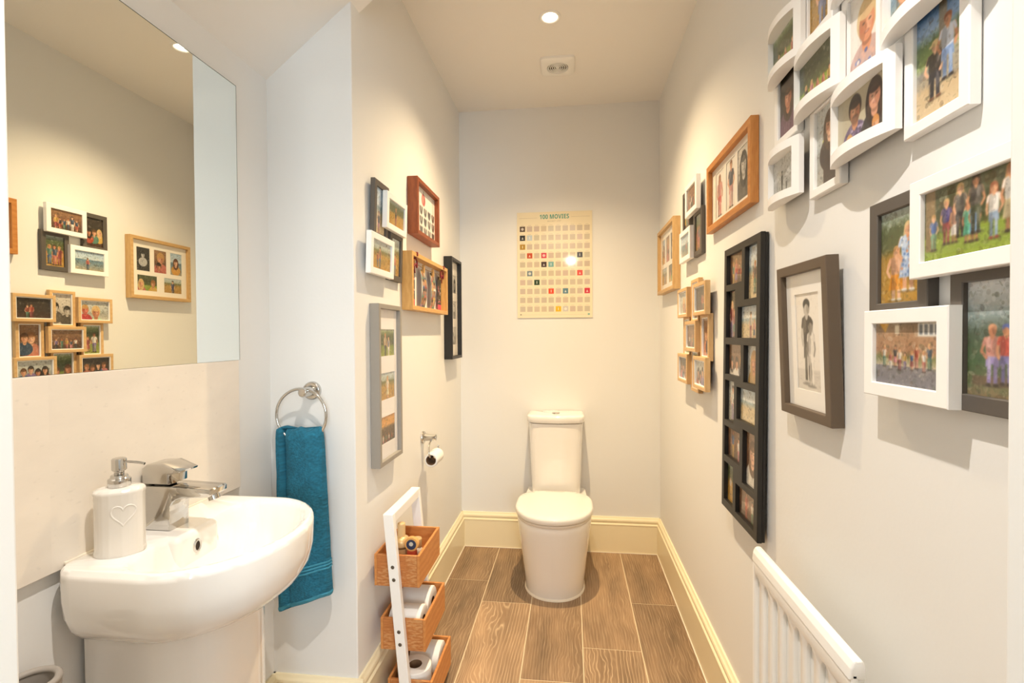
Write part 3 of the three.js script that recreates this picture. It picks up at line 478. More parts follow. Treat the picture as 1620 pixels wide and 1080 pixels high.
  ctx.globalAlpha = 0.28; el(x, y, w * 1.5, h * 0.02, '#000'); ctx.globalAlpha = 1;
}
function face(x, y, r, R, o = {}) {
  const pick = (a) => a[Math.floor(R() * a.length)], skin = o.skin ?? pick(SKIN), hair = o.hair ?? pick(HAIR), top = o.top ?? pick(CLOTH), side = R() < 0.5 ? -1 : 1;
  const el = (cx, cy, rx, ry, c, al = 1) => { ctx.globalAlpha = al; ctx.fillStyle = c; ctx.beginPath(); ctx.ellipse(cx, cy, rx, ry, 0, 0, 7); ctx.fill(); ctx.globalAlpha = 1; };
  el(x, y + r * 2.8, r * 1.9, r * 1.7, top); for (let i = 0; i < 16; i++) el(x + (R() - 0.5) * r * 3, y + r * (1.7 + 1.5 * R()), r * 0.12, r * 0.5, R() < 0.5 ? '#000' : '#fff', 0.1);
  if (o.long) { el(x, y + r * 0.7, r * 1.2, r * 1.9, hair); for (let i = 0; i < 20; i++) el(x + (R() - 0.5) * r * 2.2, y + r * (0.4 + 1.6 * R()), r * 0.06, r * 0.6, R() < 0.6 ? '#000' : '#d9a878', 0.14); }
  el(x, y + r * 1.25, r * 0.45, r * 0.6, skin); el(x, y + r * 1.15, r * 0.45, r * 0.3, '#3a1c10', 0.3);
  el(x, y - r * 0.12, r * 0.98, r * 1.18, hair); el(x, y + r * 0.24, r * 0.76, r * 0.98, skin);
  el(x + side * r * 0.42, y + r * 0.3, r * 0.36, r * 0.8, '#5a2c18', 0.22); el(x - side * r * 0.25, y + r * 0.3, r * 0.28, r * 0.4, '#ffe6cc', 0.3); el(x, y - r * 0.5, r * 0.8, r * 0.42, hair, 0.85);
  for (const s of [-1, 1]) { el(x + s * r * 0.3, y + r * 0.12, r * 0.15, r * 0.07, '#2f1a12', 0.6); el(x + s * r * 0.45, y + r * 0.45, r * 0.2, r * 0.16, '#c45a4a', 0.22); }
  el(x + side * r * 0.06, y + r * 0.38, r * 0.1, r * 0.16, '#8a4a30', 0.35); el(x, y + r * 0.7, r * 0.26, r * 0.08, '#7a2f2a', 0.6); el(x, y + r * 0.69, r * 0.18, r * 0.035, '#f4e6da', 0.7);
  if (o.beard) el(x, y + r * 0.86, r * 0.6, r * 0.4, hair, 0.45);
  if (o.pattern) for (let i = 0; i < 40; i++) el(x + (R() - 0.5) * r * 3, y + r * (1.7 + 1.7 * R()), r * 0.16, r * 0.13, o.pattern[i % o.pattern.length]);
}
function paint(X, Y, w, h, spec) {
  const R = rng(spec.seed ?? seedNo++); ctx.save(); ctx.beginPath(); ctx.rect(X, Y, w, h); ctx.clip(); ctx.translate(X, Y);
  const bands = BG[spec.bg], g = ctx.createLinearGradient(0, 0, 0, h); bands.forEach(([k, c]) => g.addColorStop(k, c)); ctx.fillStyle = g; ctx.fillRect(0, 0, w, h);
  const m = Math.min(w, h);
  if (spec.bg !== 'studio') for (let i = 0; i < 420; i++) {         // foliage, furniture, sand: blotches in the local tone
    const y = R(); let c = bands[0][1]; for (const b of bands) if (b[0] <= y + 0.08 * (R() - 0.5)) c = b[1];
    ctx.globalAlpha = 0.16 + 0.3 * R(); ctx.fillStyle = R() < 0.3 ? ['#1f1a14', '#e9e2d0', '#5a3d22', '#2d3a22'][Math.floor(R() * 4)] : c; ctx.globalAlpha *= 0.6;
    ctx.beginPath(); ctx.ellipse(R() * w, y * h, m * (0.012 + 0.06 * R()), m * (0.01 + 0.035 * R()), R() * 3, 0, 7); ctx.fill();
  }
  ctx.globalAlpha = 1; ctx.filter = `blur(${Math.max(0.6, m * 0.011)}px)`; spec.draw?.(w, h, R);
  (spec.people ?? []).forEach(([x, y, k, o]) => person(x * w, y * h, k * h, R, o));
  if (spec.crowd) { const [n, y, k] = spec.crowd; for (let i = 0; i < n; i++) person(w * (0.12 + 0.76 * (i + 0.5) / n + 0.03 * (R() - 0.5)), h * (y + 0.06 * R()), h * k * (0.75 + 0.4 * R()), R, { long: R() < 0.5, skirt: R() < 0.3 }); }
  (spec.faces ?? []).forEach(([x, y, k, o]) => face(x * w, y * h, k * m, R, o));
  if (spec.selfie) { const n = spec.selfie; for (let i = 0; i < n; i++) face(w * (0.2 + 0.6 * (n > 1 ? i / (n - 1) : 0.5)), h * (0.42 + 0.16 * R()), m * (n > 2 ? 0.14 : 0.19), R, { long: R() < 0.6 }); }
  ctx.filter = 'none';
  for (let i = 0; i < 320; i++) { ctx.globalAlpha = (spec.bg === 'studio' ? 0.25 : 1) * (0.04 + 0.08 * R()); ctx.fillStyle = R() < 0.5 ? '#000' : '#fff3dc'; ctx.beginPath(); ctx.ellipse(R() * w, R() * h, m * 0.035 * R() + 1, m * 0.03 * R() + 1, R() * 3, 0, 7); ctx.fill(); }
  ctx.globalAlpha = 1;
  if (spec.tone) { ctx.globalCompositeOperation = 'color'; ctx.fillStyle = spec.tone; ctx.fillRect(0, 0, w, h); ctx.globalCompositeOperation = 'source-over'; }
  ctx.restore();
}
function photo(parent, x0, x1, y0, y1, z, spec, name = 'photo', density = 1500, curve = 0) {
  const w = x1 - x0, h = y1 - y0, pw = Math.round(w * density), ph = Math.round(h * density);
  if (shelfX + pw + 4 > SHEET) { shelfX = 2; shelfY += shelfH + 4; shelfH = 0; }
  if (shelfY + ph > SHEET) throw new Error('photo sheet full');
  paint(shelfX, shelfY, pw, ph, spec);
  const g = new THREE.PlaneGeometry(w, h, 1, curve ? 10 : 1), uv = g.attributes.uv, p = g.attributes.position;
  for (let i = 0; i < uv.count; i++) uv.setXY(i, (shelfX + 0.5 + uv.getX(i) * (pw - 1)) / SHEET, 1 - (shelfY + 0.5 + (1 - uv.getY(i)) * (ph - 1)) / SHEET);
  if (curve) for (let i = 0; i < p.count; i++) p.setZ(i, curve * Math.sin((p.getY(i) / h + 0.5) * Math.PI));
  g.translate((x0 + x1) / 2, (y0 + y1) / 2, z); g.computeVertexNormals();
  shelfX += pw + 4; shelfH = Math.max(shelfH, ph); return obj(name, g, M.photo, parent);
}
const rectPath = (K, x0, x1, y0, y1) => new K([[x0, y0], [x1, y0], [x1, y1], [x0, y1]].map((p) => new THREE.Vector2(...p)));
function ringGeo(x0, x1, y0, y1, b, z0, z1, bev = 0.0012) {
  const s = rectPath(THREE.Shape, x0, x1, y0, y1); s.holes.push(rectPath(THREE.Path, x0 + b, x1 - b, y0 + b, y1 - b));
  const g = new THREE.ExtrudeGeometry(s, { depth: z1 - z0 - bev, bevelEnabled: true, bevelThickness: bev, bevelSize: bev, bevelOffset: -bev, bevelSegments: 1 }); g.translate(0, 0, z0); return g;
}
const pane = (parent, x0, x1, y0, y1, z) => obj('glass', new THREE.PlaneGeometry(x1 - x0, y1 - y0).translate((x0 + x1) / 2, (y0 + y1) / 2, z), M.glass, parent);

const WALLR = { x: XR, turn: -Math.PI / 2, s: 1 }, WALLL = { x: XC, turn: Math.PI / 2, s: -1 };
function hung(wall, name, label, z0, z1, y0, y1, group, lean = 0, off = 0) {         // a group at the foot of a thing on a side wall; returns it with local bounds
  const zc = (z0 + z1) / 2, t = thing(name, label, 'picture frame', [wall.x - wall.s * off, y0, zc], wall.turn, group); t.rotation.x = lean;
  t.userData.toLocal = undefined; delete t.userData.toLocal;
  return { t, L: (a, b, c, d) => { const p = wall.s * (a - zc), q = wall.s * (b - zc); return [Math.min(p, q), Math.max(p, q), c - y0, d - y0]; }, w: Math.abs(z1 - z0), h: y1 - y0 };
}
function boxFrame(wall, name, label, z0, z1, y0, y1, o) {                            // one moulding, one mount, several prints
  const { t, w, h } = hung(wall, name, label, z0, z1, y0, y1, undefined, o.lean, o.off), d = o.d ?? 0.03, b = o.b ?? 0.018, in0 = d - (o.rebate ?? 0.014);
  obj('moulding', ringGeo(-w / 2, w / 2, 0, h, b, 0.002, d), o.mat, t);
  obj('backing', bx(-w / 2 + b * 0.6, w / 2 - b * 0.6, b * 0.6, h - b * 0.6, 0.001, in0 - 0.004), o.back ?? M.mount, t);
  if (o.mount !== false) {
    const s = rectPath(THREE.Shape, -w / 2 + b * 0.8, w / 2 - b * 0.8, b * 0.8, h - b * 0.8);
    for (const [cx, cy, pw, ph] of o.prints) s.holes.push(rectPath(THREE.Path, cx - pw / 2, cx + pw / 2, cy - ph / 2, cy + ph / 2));
    const g = new THREE.ExtrudeGeometry(s, { depth: 0.0018, bevelEnabled: false }); g.translate(0, 0, in0 - 0.0028); obj('mount_board', g, o.mountMat ?? M.mount, t);
  }
  for (const [cx, cy, pw, ph, spec] of o.prints) photo(t, cx - pw / 2 - 0.001, cx + pw / 2 + 0.001, cy - ph / 2 - 0.001, cy + ph / 2 + 0.001, in0 - 0.0032, spec, 'photo', o.density);
  if (o.glass !== false) pane(t, -w / 2 + b, w / 2 - b, b, h - b, in0);
  return t;
}

// right wall, from the far corner towards the door
boxFrame(WALLR, 'picture_frame', 'light oak frame with five small photos near the far corner', -2.573, -2.188, 1.366, 1.678, { mat: M.oakLight, d: 0.032, b: 0.017, density: 1300, prints: [
  [0.105, 0.202, 0.078, 0.118, { bg: 'night', faces: [[0.5, 0.3, 0.17, { hair: '#222', top: '#b9b4aa' }]], tone: '#777' }], [0.0, 0.202, 0.078, 0.118, { bg: 'room', faces: [[0.45, 0.35, 0.3, { top: '#c06a5c' }], [0.6, 0.7, 0.2, { top: '#b05a52' }]] }], [-0.105, 0.202, 0.078, 0.118, { bg: 'sea', faces: [[0.5, 0.4, 0.2, { long: true, hair: '#5a3320', top: '#d2973a' }]] }],
  [0.082, 0.082, 0.118, 0.078, { bg: 'lawn', selfie: 2 }], [-0.082, 0.082, 0.118, 0.078, { bg: 'field', people: [[0.5, 1.15, 1.0, { top: '#3c3f5c', low: '#3c3f5c' }]] }]] });
boxFrame(WALLR, 'picture_frame', 'orange oak frame with three upright prints of children', -1.6985, -1.2963, 1.4998, 1.7157, { mat: M.oakOrange, d: 0.022, b: 0.02, rebate: 0.013, density: 1500, prints: [
  [0.105, 0.106, 0.088, 0.14, { bg: 'mist', faces: [[0.5, 0.32, 0.28, { hair: '#2a2a2a', top: '#55524c', long: true }]], tone: '#8a857c' }], [0.0, 0.106, 0.08, 0.14, { bg: 'studio', people: [[0.5, 0.98, 0.95, { top: '#4c4f5c', low: '#c98a84', hair: '#8a5a30', wide: 0.14 }]] }], [-0.105, 0.106, 0.08, 0.14, { bg: 'studio', people: [[0.45, 0.98, 0.9, { top: '#cf8f86', low: '#c0493f', hair: '#8a5a30', long: true, wide: 0.15 }]] }]] });
{
  const z0 = -1.5078, z1 = -1.2295, y0 = 0.6727, y1 = 1.4143;
  const P = [[-1.4873, -1.3605, 1.311, 1.3949], [-1.3369, -1.2541, 1.2609, 1.3949], [-1.4873, -1.4106, 1.1617, 1.2926], [-1.3871, -1.2541, 1.1617, 1.2435], [-1.4873, -1.3605, 1.0574, 1.1423], [-1.3369, -1.2541, 1.0471, 1.1423], [-1.4873, -1.4106, 0.9264, 1.04], [-1.3871, -1.2541, 0.9448, 1.0297], [-1.4873, -1.3605, 0.8241, 0.908], [-1.3369, -1.2541, 0.7863, 0.9244], [-1.4873, -1.4106, 0.6952, 0.8047], [-1.3871, -1.2541, 0.6922, 0.7689]];
  const S = [{ bg: 'room', crowd: [4, 0.98, 0.8] }, { bg: 'beach', people: [[0.5, 0.9, 0.6, { top: '#4c4440' }]] }, { bg: 'night', crowd: [3, 0.98, 0.7] }, { bg: 'beach', people: [[0.5, 1.0, 0.8, { top: '#b9b4a8' }], [0.68, 1.02, 0.6, { top: '#c98a84', skirt: true }]] }, { bg: 'room', selfie: 3 }, { bg: 'mist', faces: [[0.5, 0.4, 0.24, { long: true, hair: '#b98f52', top: '#a8874c' }]] }, { bg: 'mist', people: [[0.45, 0.98, 0.85, {}], [0.65, 1, 0.7, {}]] }, { bg: 'beach' }, { bg: 'room', crowd: [2, 1.0, 0.9] }, { bg: 'room', faces: [[0.5, 0.38, 0.28, { long: true, hair: '#5c3d22', top: '#ded8cc' }]] }, { bg: 'golden', crowd: [2, 0.8, 0.5] }, { bg: 'room', people: [[0.4, 1, 0.9, { top: '#b9482f', low: '#b9482f' }], [0.7, 1, 0.75, { top: '#c9bfae', low: '#4f7a58' }]] }];
  const { t, L, w, h } = hung(WALLR, 'picture_frame', 'tall black frame with twelve photos above the radiator', z0, z1, y0, y1, undefined, -0.011, 0.009);
  const s = rectPath(THREE.Shape, -w / 2, w / 2, 0, h); P.forEach((p) => { const [a, b, c, d] = L(...p); s.holes.push(rectPath(THREE.Path, a, b, c, d)); });
  const g = new THREE.ExtrudeGeometry(s, { depth: 0.0095, bevelEnabled: true, bevelThickness: 0.0012, bevelSize: 0.0012, bevelOffset: -0.0012, bevelSegments: 1 }); g.translate(0, 0, 0.0092);
  obj('frame_face', g, M.black, t); obj('backing', rbx(-w / 2 + 0.001, w / 2 - 0.001, 0.001, h - 0.001, 0.001, 0.008, 0.001, 1), M.black, t);
  P.forEach((p, i) => { const [a, b, c, d] = L(...p); photo(t, a - 0.001, b + 0.001, c - 0.001, d + 0.001, 0.0086, S[i], 'photo', 1500); pane(t, a, b, c, d, 0.0112); });
}
boxFrame(WALLR, 'picture_frame', 'brown frame with a black and white photo of a couple', -1.1074, -0.9042, 1.0104, 1.3091, { mat: M.brown, d: 0.023, b: 0.019, rebate: 0.010, lean: 0.036, density: 1900, mountMat: std('#f4f0e8', 0.9), prints: [
  [0.0, 0.147, 0.094, 0.187, { bg: 'studio', tone: '#8f887c', draw: (w, h, R) => { ctx.fillStyle = '#d9d2c4'; ctx.fillRect(0, h * 0.78, w, h * 0.22); for (let i = 0; i < 40; i++) { ctx.globalAlpha = 0.25; ctx.fillStyle = '#6d665a'; ctx.fillRect(R() * w, h * (0.8 + 0.2 * R()), w * 0.12, 1.5); } ctx.globalAlpha = 1; }, people: [[0.46, 0.93, 0.86, { top: '#3a3632', low: '#4a4640', hair: '#1c1917', wide: 0.1, shoe: '#c9b9a4' }], [0.6, 0.95, 0.68, { top: '#e7e1d6', low: '#efeae0', hair: '#2c2622', wide: 0.09, shoe: '#cbbca8' }]] }]] });

// pinwheel clusters: two white landscape frames in front of two dark upright ones
function pinwheel(wall, label, parts, specs, z0, z1, y0, y1, group, lean, density) {
  const { t, L } = hung(wall, 'photo_cluster', label, z0, z1, y0, y1, group, lean);
  parts.forEach(([a, b, c, d, white], i) => {
    const [x0, x1, h0, h1] = L(a, b, c, d), bd = 0.0195, zb = white ? 0.0148 : 0.001, zf = white ? 0.03 : 0.0146;
    const f = obj(white ? 'white_frame' : 'dark_frame', ringGeo(x0, x1, h0, h1, bd, zb, zf), white ? M.white : M.charcoal, t);
    obj('backing', bx(x0 + 0.006, x1 - 0.006, h0 + 0.006, h1 - 0.006, zb + 0.0005, zf - 0.0068), M.dark, f);
    photo(f, x0 + bd - 0.001, x1 - bd + 0.001, h0 + bd - 0.001, h1 - bd + 0.001, zf - 0.0062, specs[i], 'photo', density); pane(f, x0 + bd, x1 - bd, h0 + bd, h1 - bd, zf - 0.004);
  });
  return t;
}
pinwheel(WALLR, 'cluster of two white and two dark photo frames beside the orange oak frame', [[-1.972, -1.80, 1.613, 1.733, 1], [-2.084, -1.966, 1.567, 1.735, 0], [-1.905, -1.79, 1.454, 1.62, 0], [-2.072, -1.897, 1.453, 1.575, 1]],
  [{ bg: 'room', crowd: [6, 0.95, 0.7] }, { bg: 'night', selfie: 3 }, { bg: 'golden', crowd: [3, 0.9, 0.7] }, { bg: 'sea', people: [[0.55, 0.95, 0.6, { top: '#b0524a' }]] }], -2.084, -1.79, 1.453, 1.735, undefined, 0, 1400);
pinwheel(WALLR, 'cluster of two white and two dark frames nearest the doorway', [[-0.6997, -0.5253, 1.2429, 1.3666, 1], [-0.6519, -0.5319, 1.0835, 1.2513, 0], [-0.8136, -0.6895, 1.1974, 1.3662, 0], [-0.798, -0.6317, 1.0837, 1.2064, 1]],
  [{ bg: 'lawn', draw: (w, h) => { ctx.fillStyle = '#8a7350'; ctx.fillRect(w * 0.02, 0, w * 0.12, h * 0.85); }, people: [[0.12, 0.85, 0.5, { top: '#4f6fae', low: '#6fa07c' }], [0.27, 0.8, 0.62, { top: '#44407c', low: '#8d3b3b' }], [0.36, 0.8, 0.5, { top: '#b98f7a', low: '#e7e2da', skirt: true }], [0.42, 0.74, 0.7, { top: '#5d5a54', low: '#3a3a3a', long: true, hair: '#c9a66a' }], [0.5, 0.84, 0.52, { top: '#4fae8e', low: '#4fae8e', skirt: true }], [0.57, 0.84, 0.55, { top: '#6f96c9', low: '#6f96c9', skirt: true }], [0.58, 0.74, 0.74, { top: '#4c4844', low: '#3f4a33', long: true }], [0.75, 0.86, 0.68, { top: '#efe9e0', low: '#8fa6c0', long: true, hair: '#8a4a2c', shoe: '#a8402c' }], [0.9, 0.82, 0.8, { top: '#e9e4da', low: '#cdbd94', skirt: true, long: true, hair: '#b97f4c' }], [0.98, 0.8, 0.6, { top: '#e7e2da', low: '#5d5a66' }]] },
   { bg: 'wood', draw: (w, h) => { ctx.fillStyle = '#6d5a42'; ctx.fillRect(w * 0.1, h * 0.82, w * 0.9, h * 0.08); ctx.fillStyle = '#2f3a30'; ctx.fillRect(w * 0.72, 0, w * 0.28, h * 0.55); }, people: [[0.42, 0.9, 0.52, { top: '#c98a7c', low: '#9d8fc4', hair: '#d9a07a', wide: 0.14 }], [0.63, 0.88, 0.5, { top: '#c0483a', low: '#7d78b0', hair: '#4f66b0', wide: 0.13 }], [0.84, 0.88, 0.48, { top: '#b9bccb', low: '#8c93b0', wide: 0.14 }]] },
   { bg: 'golden', people: [[0.4, 0.97, 0.58, { top: '#d9a27c', low: '#d98a1e', skirt: true, long: true, hair: '#b98a4a', wide: 0.17, shoe: '#efe9e0' }], [0.68, 0.88, 0.72, { top: '#b7cbe4', low: '#9fb6d8', skirt: true, long: true, hair: '#d9bd8a', wide: 0.16, pattern: ['#4f78b8', '#e8eef4', '#d98a5a', '#7fa0d0'], shoe: '#efe9e0' }]] },
   { bg: 'street', draw: (w, h) => { ctx.fillStyle = '#e3e0d8'; ctx.fillRect(w * 0.68, h * 0.02, w * 0.3, h * 0.2); ctx.fillStyle = '#6b7076'; for (let k = 0; k < 4; k++) ctx.fillRect(w * (0.7 + 0.07 * k), h * 0.04, w * 0.045, h * 0.15); ctx.fillStyle = '#e9dfc8'; ctx.fillRect(w * 0.33, h * 0.04, w * 0.07, h * 0.14); ctx.fillStyle = '#e2b04a'; ctx.beginPath(); ctx.moveTo(w * 0.06, 0); ctx.lineTo(w * 0.24, 0); ctx.lineTo(w * 0.17, h * 0.16); ctx.fill(); }, crowd: [9, 0.7, 0.34] }], -0.8128, -0.5263, 1.0836, 1.367, undefined, 0, 2100);
pinwheel(WALLL, 'cluster of two white and two dark frames above the tall grey frame', [[-1.6918, -1.5029, 1.5164, 1.6325, 1], [-1.5554, -1.4393, 1.4729, 1.6527, 0], [-1.5756, -1.3857, 1.3588, 1.483, 1], [-1.6988, -1.5776, 1.3588, 1.5224, 0]],
  [{ bg: 'golden', people: [[0.5, 1, 0.8, { top: '#4c4a3c' }]] }, { bg: 'beach', people: [[0.4, 1, 0.5, { top: '#5c5044' }]] }, { bg: 'field', people: [[0.42, 0.95, 0.75, { top: '#8d5a4a' }], [0.3, 0.9, 0.5, {}]] }, { bg: 'field', people: [[0.5, 1, 0.6, { top: '#b9675c' }]] }], -1.6988, -1.3857, 1.3588, 1.6527, undefined, 0.035, 1500);

// nine light wood frames in one collage
{
  const F = [[-1.827, -1.665, 1.236, 1.347, 1], [-1.924, -1.815, 1.213, 1.372, 0], [-2.084, -1.922, 1.236, 1.349, 1], [-1.792, -1.685, 1.082, 1.24, 0], [-1.956, -1.794, 1.108, 1.219, 1], [-2.052, -1.945, 1.082, 1.24, 0], [-1.827, -1.665, 0.982, 1.094, 1], [-1.924, -1.815, 0.96, 1.118, 0], [-2.084, -1.922, 0.982, 1.094, 1]];
  const S = [{ bg: 'night', people: [[0.55, 1, 0.7, { top: '#a8402c' }], [0.66, 1, 0.65, { top: '#8d3b2b' }]] }, { bg: 'mist', selfie: 2, tone: '#8a8378' }, { bg: 'mist', faces: [[0.45, 0.55, 0.25, { top: '#a9c4a4' }], [0.82, 0.45, 0.2, { top: '#b03434', skin: '#c25c4c' }]] }, { bg: 'room', faces: [[0.38, 0.42, 0.24, { top: '#b9735a' }], [0.68, 0.42, 0.2, {}]] }, { bg: 'room', crowd: [5, 0.97, 0.62] }, { bg: 'park', crowd: [2, 0.9, 0.6] }, { bg: 'mist', selfie: 4 }, { bg: 'park', selfie: 2 }, { bg: 'night', selfie: 4 }];
  const { t, L } = hung(WALLR, 'photo_collage', 'collage of nine light wood frames left of the tall black frame', -2.084, -1.665, 0.96, 1.372);
  F.forEach(([a, b, c, d, up], i) => {
    const [x0, x1, y0, y1] = L(a, b, c, d), zb = up ? 0.019 : 0.004, zf = up ? 0.035 : 0.019, m = obj('wood_frame', ringGeo(x0, x1, y0, y1, 0.0125, zb, zf), M.ash, t);
    obj('white_lip', ringGeo(x0 + 0.0122, x1 - 0.0122, y0 + 0.0122, y1 - 0.0122, 0.0035, zf - 0.009, zf - 0.002, 0.0006), M.white, m);
    obj('backing', bx(x0 + 0.005, x1 - 0.005, y0 + 0.005, y1 - 0.005, zb + 0.0005, zf - 0.0105), M.dark, m);
    photo(m, x0 + 0.014, x1 - 0.014, y0 + 0.014, y1 - 0.014, zf - 0.0095, S[i], 'photo', 1400); pane(m, x0 + 0.0155, x1 - 0.0155, y0 + 0.0155, y1 - 0.0155, zf - 0.006);
  });
  for (const [a, c] of [[-1.79, 1.23], [-1.945, 1.23], [-1.79, 1.10], [-1.945, 1.10]]) { const [x0, x1, y0, y1] = L(a - 0.016, a + 0.016, c - 0.016, c + 0.012); obj('connector', bx(x0, x1, y0, y1, 0.001, 0.0035), M.brown, t); }
}

// twelve white frames in one collage: bowed landscape ones in front of flat upright ones
{
  const F = [[-1.172, -1.0149, 1.7135, 1.8257, 1], [-1.1669, -1.0557, 1.5799, 1.7462, 0], [-1.1689, -1.02, 1.4463, 1.5605, 1], [-1.0322, -0.9231, 1.7207, 1.8839, 0], [-1.0445, -0.8752, 1.586, 1.7013, 1], [-1.0031, -0.8948, 1.4263, 1.5989, 0], [-0.9058, -0.7364, 1.7227, 1.837, 1], [-0.8935, -0.7834, 1.5636, 1.7309, 0], [-0.9047, -0.7344, 1.4524, 1.5677, 1], [-0.7519, -0.6407, 1.69, 1.8599, 0], [-0.7691, -0.5998, 1.5769, 1.6921, 1], [-0.7357, -0.6239, 1.4341, 1.6086, 0]];
  const S = [{ bg: 'park', crowd: [3, 1.0, 0.5] }, { bg: 'night', faces: [[0.5, 0.4, 0.26, { long: true, top: '#6a4a5c' }]] }, { bg: 'mist', tone: '#8f8f8a', people: [[0.38, 0.85, 0.5, { top: '#2c2c2c', low: '#2c2c2c', wide: 0.09 }], [0.56, 0.9, 0.3, { top: '#3a3a3a', low: '#3a3a3a' }]] }, { bg: 'golden', people: [[0.6, 1.1, 1.0, { top: '#d9a24c', low: '#7d86a8' }]] }, { bg: 'lawn', crowd: [5, 1.02, 0.55] }, { bg: 'mist', faces: [[0.6, 0.25, 0.24, { long: true, hair: '#5c4a38', top: '#4a3f36' }]], draw: (w, h) => { ctx.fillStyle = '#4f443a'; ctx.fillRect(w * 0.32, h * 0.42, w * 0.68, h * 0.58); ctx.fillStyle = '#cfd05a'; ctx.fillRect(w * 0.28, h * 0.42, w * 0.1, h * 0.12); } },
    { bg: 'park', selfie: 3 }, { bg: 'studio', faces: [[0.58, 0.4, 0.34, { hair: '#d9bd8a', skin: '#d9926c', top: '#c9a8a0', pattern: ['#7a86b8', '#d9b0a0', '#5f6aa0', '#e9d9d0'] }]] }, { bg: 'studio', draw: (w, h) => { ctx.fillStyle = '#b9b096'; ctx.fillRect(0, 0, w, h); }, faces: [[0.36, 0.32, 0.21, { hair: '#2a1d14', top: '#6a5a78', skin: '#c58a66', beard: true, pattern: ['#8a7a9c', '#4a3f58', '#b9aac4'] }], [0.72, 0.3, 0.22, { long: true, hair: '#2a1a18', top: '#3a3634', skin: '#d0977a' }], [0.25, 0.86, 0.11, { hair: '#c99a5c', top: '#8a7a9c' }], [0.74, 0.82, 0.11, { hair: '#c98a4c', top: '#b9875a' }]] }, { bg: 'park', people: [[0.5, 1, 0.9, {}]] }, { bg: 'sea', selfie: 2 },
    { bg: 'rocks', draw: (w, h) => { ctx.fillStyle = '#8b8474'; ctx.fillRect(w * 0.5, 0, w * 0.16, h * 0.62); ctx.fillStyle = '#a39a86'; for (let k = 0; k < 7; k++) ctx.fillRect(w * (0.55 + 0.06 * (k % 3)), h * (0.4 + 0.05 * k), w * 0.4, h * 0.035); }, people: [[0.42, 0.86, 0.5, { top: '#2f2824', low: '#2b2a33', hat: '#d8c08a', wide: 0.16, shoe: '#7a4a30' }], [0.68, 0.75, 0.55, { top: '#d3dcec', low: '#7f9cc9', hair: '#8a4a2a', wide: 0.14 }]] }];
  const { t, L } = hung(WALLR, 'photo_collage', 'large collage of bowed and flat white photo frames high beside the doorway', -1.172, -0.5998, 1.4255, 1.8839);
  F.forEach(([a, b, c, d, up], i) => {
    const [x0, x1, y0, y1] = L(a, b, c, d), bd = 0.0165; let m;
    if (up) {
      const zb = 0.0175, w = x1 - x0, xc = (x0 + x1) / 2, bow = (x) => 0.009 + 0.019 * (1 - ((x - xc) / (w / 2)) ** 2);
      const bar = (u0, u1, v0, v1, n) => { const g = new THREE.BoxGeometry(u1 - u0, v1 - v0, 1, n, 1, 1); g.translate((u0 + u1) / 2, (v0 + v1) / 2, 0.5); const p = g.attributes.position; for (let k = 0; k < p.count; k++) p.setZ(k, zb + p.getZ(k) * bow(p.getX(k))); const q = g.toNonIndexed(); q.computeVertexNormals(); return toCreasedNormals(q, 0.5); };
      m = obj('bowed_frame', [bar(x0, x1, y0, y0 + bd, 24), bar(x0, x1, y1 - bd, y1, 24), bar(x0, x0 + bd, y0 + bd, y1 - bd, 5), bar(x1 - bd, x1, y0 + bd, y1 - bd, 5)], M.white, t);
      obj('backing', bx(x0 + 0.004, x1 - 0.004, y0 + 0.004, y1 - 0.004, zb - 0.0015, zb + 0.004), M.dark, m);
      photo(m, x0 + bd - 0.001, x1 - bd + 0.001, y0 + bd - 0.001, y1 - bd + 0.001, zb + 0.0046, S[i], 'photo', 2000); pane(m, x0 + bd, x1 - bd, y0 + bd, y1 - bd, zb + 0.0065);
    } else {
      m = obj('flat_frame', ringGeo(x0, x1, y0, y1, bd, 0.003, 0.0155, 0.0015), M.white, t);
      obj('backing', bx(x0 + 0.004, x1 - 0.004, y0 + 0.004, y1 - 0.004, 0.0005, 0.0088), M.dark, m);
      photo(m, x0 + bd - 0.001, x1 - bd + 0.001, y0 + bd - 0.001, y1 - bd + 0.001, 0.0094, S[i], 'photo', 2000); pane(m, x0 + bd, x1 - bd, y0 + bd, y1 - bd, 0.0115);
    }
  });
}

// left corridor wall
const cups = { bg: 'studio', draw: (w, h) => {
  ctx.fillStyle = '#b9463a'; ctx.beginPath(); ctx.ellipse(w * 0.42, h * 0.24, w * 0.085, h * 0.12, 0, 0, 7); ctx.fill(); ctx.fillStyle = '#d8a08c'; ctx.beginPath(); ctx.ellipse(w * 0.4, h * 0.24, w * 0.03, h * 0.08, 0, 0, 7); ctx.fill(); ctx.fillStyle = '#5a3a22'; ctx.fillRect(w * 0.41, h * 0.07, w * 0.02, h * 0.07);
  for (let r = 0; r < 3; r++) for (let c = 0; c < 5; c++) { const x = w * (0.12 + 0.19 * c), y = h * (0.4 + 0.2 * r), a = w * 0.07, b = h * 0.16; if (r === 0 && c === 0) continue; ctx.fillStyle = '#4b4641'; ctx.beginPath(); ctx.moveTo(x - a, y); ctx.lineTo(x + a, y); ctx.quadraticCurveTo(x + a * 0.9, y + b, x, y + b); ctx.quadraticCurveTo(x - a * 0.9, y + b, x - a, y); ctx.fill(); if ((r + c) % 3) { ctx.fillStyle = '#c9c0b0'; ctx.beginPath(); ctx.moveTo(x - a * 0.3, y); ctx.lineTo(x + a * 0.3, y); ctx.lineTo(x + a * 0.1, y + b * 0.6); ctx.lineTo(x - a * 0.15, y + b * 0.6); ctx.fill(); } }
} };
